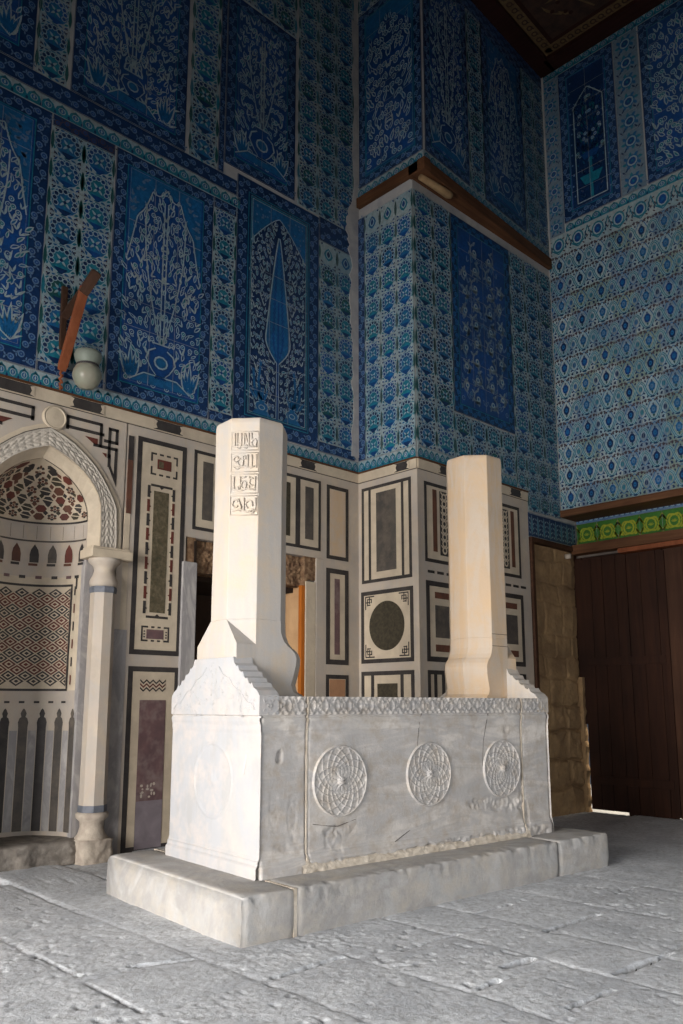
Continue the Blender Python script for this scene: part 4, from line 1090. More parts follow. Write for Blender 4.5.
# hood: half dome, mosaic painted in mesh over a pale ground
def rz(z):
    zs = [p[1] for p in HOO]; rs = [p[0] for p in HOO]
    return float(np.interp(z, zs, rs))
def mapH(a, b, h):                                   # a = angle, b = 0..1 height
    z = 2.84 + b * .488; r = max(.0, rz(z) - h); return (NX + r * math.cos(a), NY + r * math.sin(a), z)
b = MB(); nv = 18
b.add([mapH(math.pi * i / n, j / nv, 0) for j in range(nv + 1) for i in range(n + 1)], [(j * (n + 1) + i, j * (n + 1) + i + 1, (j + 1) * (n + 1) + i + 1, (j + 1) * (n + 1) + i) for j in range(nv) for i in range(n)], 'panelwhite')
b.build('hood', niche, smooth=True)
h = Art(mapH); h.LAY = .0012
rows = 6
for j in range(rows):
    bj = .07 + (j + .5) * .86 / rows; rr_ = rz(2.84 + bj * .488); arc = math.pi * rr_
    nn = max(3, int(round(arc / .115))); hs = .86 / rows
    for i in range(nn):
        a = math.pi * (i + .5 + .5 * (j % 2)) / nn
        if a > math.pi - .03: continue
        da = .5 * math.pi / nn
        m = ('red', 'black', 'rust', 'black', 'red', 'dkgreen')[(i * 5 + j * 3) % 6]
        if (i + j) % 3 == 0:                          # star with petals
            for k in range(6):
                t_ = R(60 * k + 30); cx, cy = a + .52 * da * math.cos(t_), bj + .30 * hs * math.sin(t_)
                h.disc(cx, cy, .30 * da, ('black', 'rust')[k % 2], 2, rb=.17 * hs, n=5, rot=0)
            h.disc(a, bj, .2 * da, 'red', 2, rb=.12 * hs, n=6)
        else:
            h.poly([(a - .86 * da, bj), (a - .4 * da, bj + .43 * hs), (a + .4 * da, bj + .43 * hs), (a + .86 * da, bj), (a + .4 * da, bj - .43 * hs), (a - .4 * da, bj - .43 * hs)], m, 2)
            if (i * 7 + j) % 2: h.line([(a - .8 * da, bj - .1 * hs), (a + .8 * da, bj + .12 * hs)], .11 * hs, 'panelwhite', 3)
        h.poly([(a + .58 * da, bj + .5 * hs), (a + da, bj + .2 * hs), (a + 1.42 * da, bj + .5 * hs), (a + da, bj + .8 * hs)], ('black', 'rust', 'dkgreen')[(i + j) % 3], 3) if j < rows - 1 and a + 1.4 * da < 3.1 else None
for k in range(48):
    a0, a1 = math.pi * k / 48, math.pi * (k + 1) / 48
    h.poly([(a0, .0), (a1, .0), (a1, .035), (a0, .035)], 'black', 3)
for s in (0, 1):
    for k in range(30):
        z0, z1 = k / 30 * .985, (k + 1) / 30 * .985; e0 = .014 / max(.03, rz(2.84 + z0 * .488)); e1 = .014 / max(.03, rz(2.84 + z1 * .488))
        P_ = [(0 + .004, z0), (e0, z0), (e1, z1), (0 + .004, z1)]
        if s: P_ = [(math.pi - a, z) for a, z in P_]
        h.poly(P_, 'black', 3)
o = h.build('hood_mosaic', niche); o['label'] = 'star mosaic of red, black and white pieces'
AN = lambda deg: R(deg) * NR
f = Art(mapN); f.LAY = .0028
def nrect(d0, z0, d1, z1, m, layer=1, step=4.):
    n_ = max(1, int(abs(d1 - d0) / step))
    for i in range(n_):
        a, c_ = d0 + (d1 - d0) * i / n_, d0 + (d1 - d0) * (i + 1) / n_
        f.rect(AN(a), z0, AN(c_), z1, m, layer)
# lattice panel
nrect(21, 1.365, 159, 1.385, 'black', 2); nrect(21, 2.275, 159, 2.295, 'black', 2); nrect(21, 1.385, 23.2, 2.275, 'black', 2); nrect(156.8, 1.385, 159, 2.275, 'black', 2)
nz = 9; hz = (2.265 - 1.40) / nz; ncol = 14; wd = 132 / ncol
for j in range(2 * nz - 1):
    for i in range(ncol + 1):
        if (i + j) % 2: continue
        d = 24 + wd * i; z = 1.40 + (j + 1) * hz / 2
        m = 'black' if (j // 2) % 2 == 0 else 'red'
        def dia(s1, mm, ly):
            A0, A1 = max(23.3, d - s1 * wd), min(156.7, d + s1 * wd)
            f.poly([(AN(A0), z), (AN(d), z + s1 * hz / 2 * 1.0), (AN(A1), z), (AN(d), z - s1 * hz / 2 * 1.0)], mm, ly)
        dia(.88, m, 2); dia(.56, 'panelwhite', 3); dia(.30, m, 4)
        if False:
            sg = 1 if (j % 2) else -1
            f.line([(AN(d + .35 * wd), z + sg * .20 * hz), (AN(d + .72 * wd), z + sg * .42 * hz)], .018, m, 5)
            f.line([(AN(d - .35 * wd), z - sg * .20 * hz), (AN(d - .72 * wd), z - sg * .42 * hz)], .018, m, 5)
o = f.build('lattice_mosaic', niche); o['label'] = 'interlaced black, red and white diamond mosaic'
# row of small arches, dashes

for k in range(9):
    f = Art(mapN); f.LAY = .0028
    d = 9 + 20.2 * k; c = ('black', 'rust', 'slate')[k % 3] if k != 1 else 'red'
    for s in (-1, 1): pass
    f.poly([(AN(d - 5), 2.49), (AN(d + 5), 2.49), (AN(d + 5.2), 2.56), (AN(d + 4), 2.605), (AN(d), 2.655), (AN(d - 4), 2.605), (AN(d - 5.2), 2.56)], c, 2)
    f.build('small_arch', niche)
f = Art(mapN); f.LAY = .0028
for k in range(9): nrect(5 + 20.2 * k, 2.46, 15 + 20.2 * k, 2.482, 'rust' if k % 2 else 'black', 2, 3)
nrect(1, 2.675, 179, 2.690, 'slate', 2)
for k in range(8): nrect(24 + 18 * k, 2.345, 31 + 18 * k, 2.372, 'black' if k % 2 else 'purple', 2, 3)
for k in range(6): f.rect(AN(16), 1.42 + .155 * k, AN(18), 1.50 + .155 * k, 'black' if k % 2 else 'red', 2)
f.rect(AN(12), 2.345, AN(19), 2.372, 'black', 2); f.rect(AN(14), 2.25, AN(16.5), 2.37, 'black', 2)
for k in range(9): nrect(22 + 16 * k, 1.262, 28 + 16 * k, 1.280, 'black', 2, 3)
for k in range(12):
    f.rect(AN(8 + 15 * k), 2.70, AN(8.4 + 15 * k), 2.82, 'slate', 1)
f.build('dashed_lines', niche)
# striped lower wall: dark strips with knobbed heads
for k in range(9):
    d = 10 + 20 * k; f = Art(mapN); f.LAY = .002; m = ('dkgreen', 'purple', 'black', 'slate', 'slate', 'black', 'slate', 'black', 'slate')[k] if k > 1 else ('slate', 'dkgreen')[k]
    m = 'black' if k in (4, 5, 6, 7, 2) else 'slate'
    hw = 4.9
    f.poly([(AN(d - hw), .2), (AN(d + hw), .2), (AN(d + hw), 1.06), (AN(d + hw + .6), 1.10), (AN(d + hw - .8), 1.135), (AN(d + 2.2), 1.145), (AN(d + 3.2), 1.175), (AN(d + 1.5), 1.205), (AN(d), 1.218),
            (AN(d - 1.5), 1.205), (AN(d - 3.2), 1.175), (AN(d - 2.2), 1.145), (AN(d - hw + .8), 1.135), (AN(d - hw - .6), 1.10), (AN(d - hw), 1.06)], m, 2)
    f.rect(AN(d + hw + 1), .2, AN(d + 19 - hw), 1.03, 'greymarble', 1)
    o = f.build('dark_strip', niche); o['label'] = 'dark upright strip with a knobbed head'
# jambs beside the columns and the raised niche floor
b = MB()
for s in (-1, 1):
    p = sorted((NX + s * .435, NX + s * .69)); b.box(p[0], NY + .0, 0, p[1], NY + .12, 2.52, 'greymarble')
b.build('jamb_slab', niche)
def ledge():
    W, H = 120, 16
    X, T = np.meshgrid(np.linspace(2.05, 3.30, W), np.linspace(0, 1, H))
    # front face (rough), then the top running back
    zf = np.minimum(T * 2, 1) * .185 + .012 * (fbm(X, T, 9, 3) - .5); yb_ = YA - .03 + np.clip(T * 2 - 1, 0, 1) * .62
    yb_ = yb_ + .05 * (fbm(X, T * 3, 14, 4) - .5) * (T < .55) + .04 * (fbm(X, X * 0, 6, 3) - .5) * (T < .55)
    P = np.stack([X, yb_, zf - .02], -1)
    grid_obj('niche_step', P, 'step', niche)['label'] = 'rough worn step'
ledge()
# engaged columns
def column(cx, label):
    r = root('niche_column', label, 'column', 'engaged columns of the prayer niche'); cy = YA - .01
    def octo(rad, z, rot=R(22.5)): return [(cx + rad * math.cos(rot + R(45 * k)), cy + rad * math.sin(rot + R(45 * k)), z) for k in range(8)]
    b = MB(); b.rings([octo(.112, .43), octo(.110, 1.3), octo(.106, 2.20)], 'white'); b.build('shaft', r)
    b = MB(); b.rings([octo(.118, .375), octo(.118, .43)], 'bluegrey'); b.rings([octo(.112, 2.20), octo(.118, 2.23), octo(.112, 2.255)], 'bluegrey'); b.build('collar', r)
    b = MB(); b.lathe((cx, cy, 0), [(.10, 2.25), (.118, 2.27), (.120, 2.31), (.095, 2.36), (.085, 2.40), (.10, 2.44), (.135, 2.47), (.14, 2.50)], 'white'); b.build('capital', r, smooth=True)
    b = MB(); b.lathe((cx, cy, 0), [(.12, .15), (.135, .17), (.11, .20), (.095, .25), (.10, .30), (.13, .33), (.135, .36), (.115, .375)], 'cream'); b.build('vase_base', r, smooth=True)
    n_ = 26; T, Z = np.meshgrid(np.linspace(0, 2 * math.pi, 56), np.linspace(-.06, .17, n_))
    q = np.maximum(np.abs(np.cos(T)), np.abs(np.sin(T))); rad = .145 / q ** .7 * (1 + .16 * (fbm(T * 2, Z * 9, 2, 4) - .5)); rad[-1] *= .5
    P = np.stack([cx + rad * np.cos(T), cy + rad * np.sin(T) * 1.0, Z], -1); grid_obj('worn_plinth', P, 'cream', r)['label'] = 'worn rough base block'
    b = MB(); b.box(cx - .17, YA - .11, 2.50, cx + .22 if cx > 3 else cx + .17, NY + .02, 2.578, 'panelwhite'); b.box(cx - .155, YA - .09, 2.578, cx + .20 if cx > 3 else cx + .15, NY, 2.60, 'panelwhite'); b.build('impost', r, bevel=.006)
    return r
column(3.37, 'slim marble column with a bulbous capital at the right side of the prayer niche')
column(2.25, 'marble column at the left side of the prayer niche, beyond the photo edge')

# ------------------------------------------------------------------ bracket and lamp on wall A
r = root('wooden_bracket', 'broken reddish brown wooden bracket leaning out from the left wall tiles, over the niche', 'wooden bracket')
def squarebar(b, p, q, w_, d_, m, tip=1.):
    p, q = Vector(p), Vector(q); t = (q - p).normalized(); a = t.cross(Vector((0, 1, 0))).normalized(); c = t.cross(a)
    b.rings([[x + a * w_ / 2 * s * k + c * d_ / 2 * u * k for s, u in ((-1, -1), (1, -1), (1, 1), (-1, 1))] for x, k in ((p, .8), (p + (q - p) * .06, 1), (q - (q - p) * .05, 1), (q, tip))], m)
b = MB(); squarebar(b, BR['base'], BR['mid'], .075, .05, 'bracket'); b.build('arm', r, bevel=.004)
b = MB(); squarebar(b, BR['mid2'], BR['tip'], .085, .055, 'bracketdark', .7); b.build('arm_tip', r, bevel=.004)['label'] = 'darker end of the arm'
b = MB(); squarebar(b, BR['w0'], BR['w1'], .05, .035, 'bracketdark'); b.build('wall_batten', r, bevel=.003)
b = MB(); squarebar(b, BR['c0'], BR['c1'], .07, .03, 'bracketdark'); b.build('brace', r)
b = MB(); bp_ = Vector(BR['base']); b.tube([bp_ + Vector((.012 * math.sin(i * 1.9), .01 * math.cos(i * 1.9), -.19 * i / 12 + .02)) for i in range(13)], .012, 'bracket', 6)
b.build('twisted_wire', r)
r = root('globe_lamp', 'pale greenish glass globe lamp with a collar, fixed to the tiles beside the bracket', 'lamp')
lc = LAMP
b = MB(); b.lathe(lc, [(.0, -.125), (.06, -.112), (.10, -.075), (.125, -.01), (.118, .04), (.10, .075), (.075, .095)], 'lampglass', 28); b.build('glass_globe', r, smooth=True)
b = MB(); b.lathe((lc[0], lc[1], lc[2] + .10), [(.085, -.02), (.092, .0), (.100, .02), (.112, .05), (.118, .08), (.112, .11), (.07, .125), (.0, .128)], 'lampcap', 28); b.build('collar', r, smooth=True)
b = MB(); b.lathe((lc[0], lc[1], lc[2] + .085), [(.08, -.01), (.098, 0), (.098, .012), (.08, .02)], 'metal', 24); b.build('rim', r, smooth=True)
b = MB(); b.tube([(lc[0] + .08, lc[1], lc[2] + .09), (lc[0] + .14, lc[1] + .06, lc[2] + .085), (lc[0] + .17, YA - .01, lc[2] + .12)], .012, 'metal'); b.tube([(lc[0], lc[1], lc[2] + .17), (lc[0], YA - .01, lc[2] + .19)], .014, 'metal'); b.build('arm', r)
# ------------------------------------------------------------------ the tomb
TR = R(-3.9); TO = Vector((3.10, 3.92, 0)); TL, TW = 2.82, 1.06
_c, _s = math.cos(TR), math.sin(TR)
def T(u, v, z): return (TO.x + u * _c - v * _s, TO.y + u * _s + v * _c, z)
def TN(U, V, Z): return np.stack([TO.x + U * _c - V * _s, TO.y + U * _s + V * _c, Z + 0 * U], -1)

# plinth: three long blocks
pl = root('tomb_plinth', 'low worn stone plinth of big blocks under the marble tomb', 'plinth')
def plinth_block(u0, u1, seed, ends):
    # rounded, chipped box as a closed grid: cross-section (v,z) swept along u
    n = max(12, int((u1 - u0) / .02)); us = np.linspace(u0, u1, n)
    v0, v1, H = -.31, 1.37, .245
    sec = [(v0 + .01, -.03), (v0 - .005, .05), (v0 - .005, .12), (v0 - .004, .20), (v0 - .002, .229), (v0 + .001, .238), (v0 + .007, .2435), (v0 + .016, H), (v0 + .04, H), (v0 + .2, H), (v0 + .32, H), (.5, H - .001), (1.0, H), (v1 - .1, H), (v1 - .02, .238), (v1, .215), (v1 + .005, .1), (v1, -.03)]
    dense = []
    for (a, b), (c, d) in zip(sec, sec[1:]):
        m = max(1, int(math.hypot(c - a, d - b) / .03))
        dense += [(a + (c - a) * i / m, b + (d - b) * i / m) for i in range(m)]
    dense.append(sec[-1]); S = np.array(dense)
    U, K = np.meshgrid(us, np.arange(len(S))); V = S[:, 0][:, None] + 0 * U; Z = S[:, 1][:, None] + 0 * U
    edge_ = np.minimum(U - u0, u1 - U); rd = .012 * np.exp(-edge_ / .012)
    V = np.where(V < .3, V + rd, V - rd); Z = np.where(Z > .2, Z - rd, Z)
    nz_ = fbm(U, V * 1.7 + Z * 3, 5, 5, seed) - .5; chip = np.maximum(0, fbm(U, V + Z, 22, 3, seed + 5) - .58)
    fine = fbm(U, V * 2 + Z * 3, 24, 4, seed + 2) - .5; V = np.where(V < .0, V + .005 * nz_ + .003 * fine + .07 * chip * (Z > .17) * (V < -.26), V + .006 * nz_); Z = Z + .004 * nz_ * (Z > .05) + .002 * fine * (Z > .05) - .06 * chip * (V < -.24) * (Z > .2)
    P = TN(U, V, Z)
    # end caps collapse inward
    def cap(col, u, sg):
        cols = []
        for k in (.0, .35, .7, 1.):
            c = P[:, col].copy(); vc, zc = .5, .1
            V_ = V[:, col] * (1 - k) + vc * k; Z_ = Z[:, col] * (1 - k) - .03 * k
            cols.append(TN(np.full(len(V_), u + sg * .012 * (k > 0)), V_, Z_))
        return cols
    A_ = cap(0, u0, -1)[::-1]; B_ = cap(-1, u1, 1)
    P = np.concatenate([np.stack(A_, 1), P, np.stack(B_, 1)], 1)
    return grid_obj('plinth_block', P, 'plinth', pl, flip=True)
plinth_block(-.31, .035, 3, 0); plinth_block(.05, 2.48, 8, 0); plinth_block(2.49, 3.15, 14, 0)
b = MB(); b.box(0, 0, 0, 1, 1, 1, 'mortar'); b.v = [T(.032 + .022 * x, -.305 + 1.66 * y, -.02 + .262 * z) for x, y, z in b.v]; b.build('mortar_joint', pl)

tomb = root('marble_tomb', 'long grey-white marble tomb chest with three round rosettes on its long side', 'tomb')
Z0, ZM, ZT = .243, 1.18, 1.30
def prof(z):                                             # outward offset of mouldings along the height
    z = np.asarray(z)
    xs = [Z0, .305, .318, .322, .345, .350, .362, .368, 1.085, 1.092, 1.10, 1.125, 1.150, 1.168, 1.172, 1.182, 1.186, 1.30]
    ys = [.024, .024, .018, .012, .012, .005, .004, .0, 0, .004, .004, .004, .012, .012, .003, .003, .014, .014]
    return np.interp(z, xs, ys)
zs = np.unique(np.r_[np.linspace(Z0, 1.30, 96), .305, .32, .345, .35, .365, 1.09, 1.10, 1.15, 1.168, 1.172, 1.182, 1.186])
def front(u0, u1, seed, dmg, name, mat='tomb'):
    n = int((u1 - u0) / .0085) + 2
    U, Z = np.meshgrid(np.linspace(u0, u1, n), zs)
    h = prof(Z)
    # frieze of linked rings with small knots between
    p = .0975; fu = ((U - .045) / p) % 1 - .5; fz = (Z - 1.243) / .052
    fr = (Z > 1.19) & (Z < 1.297)
    rr_ = np.sqrt((fu / .34) ** 2 + fz ** 2); ring = np.exp(-((rr_ - .78) / .15) ** 2)
    fu2 = ((U - .045) / p + .5) % 1 - .5
    knot = np.exp(-((np.sqrt((fu2 / .20) ** 2 + ((np.abs(fz) - .5) / .42) ** 2) - .75) / .25) ** 2)
    dot = np.exp(-((fu2 / .08) ** 2 + (fz / .14) ** 2))
    h = np.where(fr, h - .014 + .021 * np.maximum(np.maximum(ring, knot * .8), dot), h)
    # wear
    h = h + .0025 * (fbm(U, Z, 18, 4, seed) - .5)
    h = h + .004 * (fbm(U, Z, 3, 3, seed + 1) - .5)
    for (cu, cz, au, az, dep) in dmg:
        d = np.sqrt(((U - cu) / au) ** 2 + ((Z - cz) / az) ** 2) + .75 * (fbm(U, Z, 14, 4, seed + 3) - .5)
        h = h - dep * .95 * np.clip((1 - d) * 4, 0, 1) * (.1 + 1.7 * np.clip(fbm(U, Z, 34, 5, seed + 9) - .3, 0, 1) * 1.6)
    e = np.minimum(U - u0, u1 - U); h = h - .012 * np.exp(-(e / .007) ** 2)
    P = TN(U, -h, Z)
    # turn the end columns and bottom back into the block
    L = P[:, :1].copy(); Rr = P[:, -1:].copy(); L[..., 0] += .05 * -_s; L[..., 1] += .05 * _c; Rr[..., 0] += .05 * -_s; Rr[..., 1] += .05 * _c
    P = np.concatenate([L, P, Rr], 1); return grid_obj(name, P, mat, tomb, flip=False)
def body_block(u0, u1, name, off0, off1, mat='tomb'):
    b = MB(); rings = []
    for z in zs[::3].tolist() + [1.30]:
        o = float(prof(z)); a0 = u0 - (o if off0 else 0); a1 = u1 + (o if off1 else 0)
        rings.append([T(a0, .02, z), T(a1, .02, z), T(a1, TW + o, z), T(a0, TW + o, z)])
    b.rings(rings, mat); return b.build(name, tomb)
c0 = body_block(.0, .345, 'corner_block', True, False); body_block(.355, 2.485, 'body_core', False, False); body_block(2.495, TL, 'corner_block', False, True)
front(.0, .345, 2, [(.14, .94, .028, .034, .03), (.10, .62, .035, .16, .003), (.24, .58, .04, .14, .003), (.2, .42, .12, .05, .006)], 'corner_face')
fs = front(.356, 2.484, 5, [(2.30, .50, .30, .06, .012), (1.98, .53, .16, .04, .012), (.60, .46, .16, .05, .007), (.56, .42, .09, .10, .006), (1.0, .265, .75, .035, .018), (1.75, .28, .5, .04, .018), (2.25, .30, .28, .03, .014),
      (2.46, .62, .025, .25, .012), (1.30, .70, .05, .012, .004), (2.30, 1.06, .03, .025, .006), (1.1, .6, .06, .008, .004)], 'long_side_slab')
front(2.496, TL, 11, [(2.66, .27, .15, .05, .012), (2.52, .42, .03, .12, .01)], 'corner_face')
# joints filled with pale mortar
for uj, seed in ((.350, 1), (2.490, 2)):
    n = 60; b = MB(); rings = []
    for i in range(n):
        z = Z0 + (1.30 - Z0) * i / (n - 1); o = float(prof(z)); w_ = .0055 + .004 * mnoise.noise((seed, z * 18, 0)); w_ += .05 * max(0, .34 - z) * (1 + mnoise.noise((z * 30, seed, 1))); e = .003 * mnoise.noise((z * 9, seed, 5))
        rings.append([T(uj - w_ + e, -o - .001, z), T(uj + w_ + e, -o - .001, z), T(uj + w_, .03, z), T(uj - w_, .03, z)])
    b.rings(rings, 'mortar'); b.build('mortar_joint', tomb)
# rough mortar along the foot of the long slab
def foot():
    W, H = 420, 12; U, K = np.meshgrid(np.linspace(.30, 2.52, W), np.linspace(0, 1, H))
    top = .285 + .035 * (fbm(U, U * 0, 6, 4, 2) - .3) + .03 * np.exp(-((U - .36) / .06) ** 2)
    Z = .238 + (top - .238) * K; V = -.030 - .016 * fbm(U, Z * 3, 22, 4, 6) + .03 * K ** 3
    grid_obj('mortar_joint', TN(U, V, Z), 'mortar', tomb)['label'] = 'crumbly mortar along the foot'
foot()
# end slab: lit face with faint rosette, and stepped gable above
def endface(u, sg, mat, seed):
    n = 130; V, Z = np.meshgrid(np.linspace(-.012, TW + .012, n), np.unique(np.r_[np.linspace(Z0, 1.185, 110), .305, .32, .345, .35, .365, 1.168, 1.172, 1.182]))
    h = prof(Z) * np.where(Z > 1.08, 1.04, 1) + .001; r = np.sqrt((V - .53) ** 2 + (Z - .775) ** 2); th = np.arctan2(Z - .775, V - .53)
    h = h + .009 * np.exp(-((r - .228) / .007) ** 2) + np.where(r < .22, .007 * (fbm(V, Z, 22, 3, seed) - .5) + .010 * np.exp(-(r / .035) ** 2), 0)
    h = h - np.where((r < .22) & (Z < .72), .004 * np.clip(fbm(V, Z, 30, 3, seed + 3) - .4, 0, 1), 0)
    h = h - .008 * np.exp(-(((V - (.165 - .25 * (Z - .85))) / .006) ** 2)) * ((Z > .83) & (Z < .96)) + .002 * (fbm(V, Z, 14, 4, seed) - .5)
    P = TN(u + sg * h, V, Z); o = grid_obj('end_slab_face', P, mat, tomb, flip=(sg < 0)); return o
endface(-.003, -1, 'tomb_end', 4)['label'] = 'brightly lit pale end slab with a worn rosette'
endface(TL + .003, 1, 'tomb', 9)
b = MB(); b.v = []; b.box(.0, .0, 1.285, TL, TW, 1.296, 'tomb'); b.v = [T(x, y, z) for x, y, z in b.v]; b.build('top_slab', tomb)
# medallions
def medallion(u, r0, seed, hub):
    nr, na = 60, 240; Rr, A_ = np.meshgrid(np.linspace(0, 1, nr), np.linspace(0, 2 * math.pi, na + 1))
    k = 14; lg = 1.3 * np.log(np.maximum(Rr, .08))
    a1 = np.abs(np.sin(k / 2 * (A_ + lg))); a2 = np.abs(np.sin(k / 2 * (A_ - lg)))
    ridge = np.exp(-(np.minimum(a1, a2) / .24) ** 2)
    petal = np.exp(-((np.abs(np.sin(6 * A_)) - .0) / .35) ** 2)
    h = .007 + .0075 * ridge * (Rr < .93) * (Rr > .30)
    h = np.where(Rr >= .93, .007 + .010 * np.exp(-((Rr - .965) / .026) ** 2), h)
    h = np.where(Rr < .42, np.maximum(h, .008 + .012 * np.clip(1 - Rr / .42, 0, 1) * (.15 + .85 * np.abs(np.cos(5 * A_)) ** .5)), h)
    h = np.where(Rr < .13, .014 + .022 * np.sqrt(np.clip(1 - (Rr / .13) ** 2, 0, 1)) * (.75 + .25 * np.abs(np.cos(5 * A_))) * (1 - (.25 * np.exp(-(Rr / .05) ** 2) if hub else 0)) , h)
    h = h + .003 * (fbm(Rr * np.cos(A_), Rr * np.sin(A_), 9, 3, seed) - .5)
    h = np.where(Rr > .995, -.004, h)
    U = u + r0 * Rr * np.cos(A_); Z = .770 + r0 * Rr * np.sin(A_)
    return grid_obj('carved_rosette', TN(U, -h, Z), 'tomb', fs, flip=True)
medallion(.618, .226, 1, 0); medallion(1.432, .222, 5, 1); medallion(2.232, .218, 9, 0)
# cracks in the long slab: thin dark grooves of relief
for pts in ([(1.36, 1.19), (1.345, 1.12), (1.33, 1.0), (1.325, .95)], [(2.08, 1.19), (2.05, 1.05), (2.03, .98), (2.01, .80)], [(.40, .52), (.52, .50), (.60, .49), (.75, .52), (.78, .44), (.70, .40)], [(1.05, .33), (1.25, .41), (1.4, .45)]):
    b = MB(); b.tube([T(u, -float(prof(z)) + .0015, z) for u, z in pts], .0025, 'slate', 5); b.build('crack', fs)
# stepped gables (head and foot)
GP = [(-.012, 1.185), (-.012, 1.305), (.015, 1.335), (.055, 1.355), (.075, 1.385), (.085, 1.375), (.11, 1.385), (.125, 1.415), (.14, 1.408), (.165, 1.425), (.175, 1.455), (.19, 1.45), (.22, 1.465), (.235, 1.495), (.25, 1.49), (.275, 1.51), (.29, 1.55)]
def gable(u0, u1, mat, name, zoff=0.):
    half = [(v, z) for v, z in GP]; full_ = half + [(TW - v, z) for v, z in reversed(half)]
    b = MB(); b.rings([[T(u, v, z + (zoff if z > 1.31 else 0)) for v, z in full_] for u in (u0, u1)], mat)
    return b.build(name, tomb, bevel=.003)
g = gable(-.022, .125, 'tomb_end', 'stepped_gable'); g['label'] = 'bright stepped gable under the inscribed pillar'
g = gable(2.70, TL + .022, 'pillar_white', 'stepped_gable', .0); g['label'] = 'stepped gable under the right pillar'
# gable carving
b = MB(); rr2 = random.Random(2)
for i in range(120):
    v = rr2.uniform(.03, 1.03); z = rr2.uniform(1.20, 1.28 + .22 * (1 - abs(v - .53) / .53)); a = rr2.random() * 6.3
    pts = [T(-.0205, v + .03 * k / 5 * math.cos(a + .5 * k), z + .03 * k / 5 * math.sin(a + .5 * k)) for k in range(6)]
    b.tube(pts, .0034, 'tomb_end', 5)
for k in range(2): b.tube([T(-.0225, .53 + (-1) ** k * (.50 - .42 * i / 10), 1.22 + .26 * i / 10 + .012 * math.sin(i * 2)) for i in range(11)], .004, 'tomb_end', 5)
b.build('gable_carving', tomb, smooth=True)

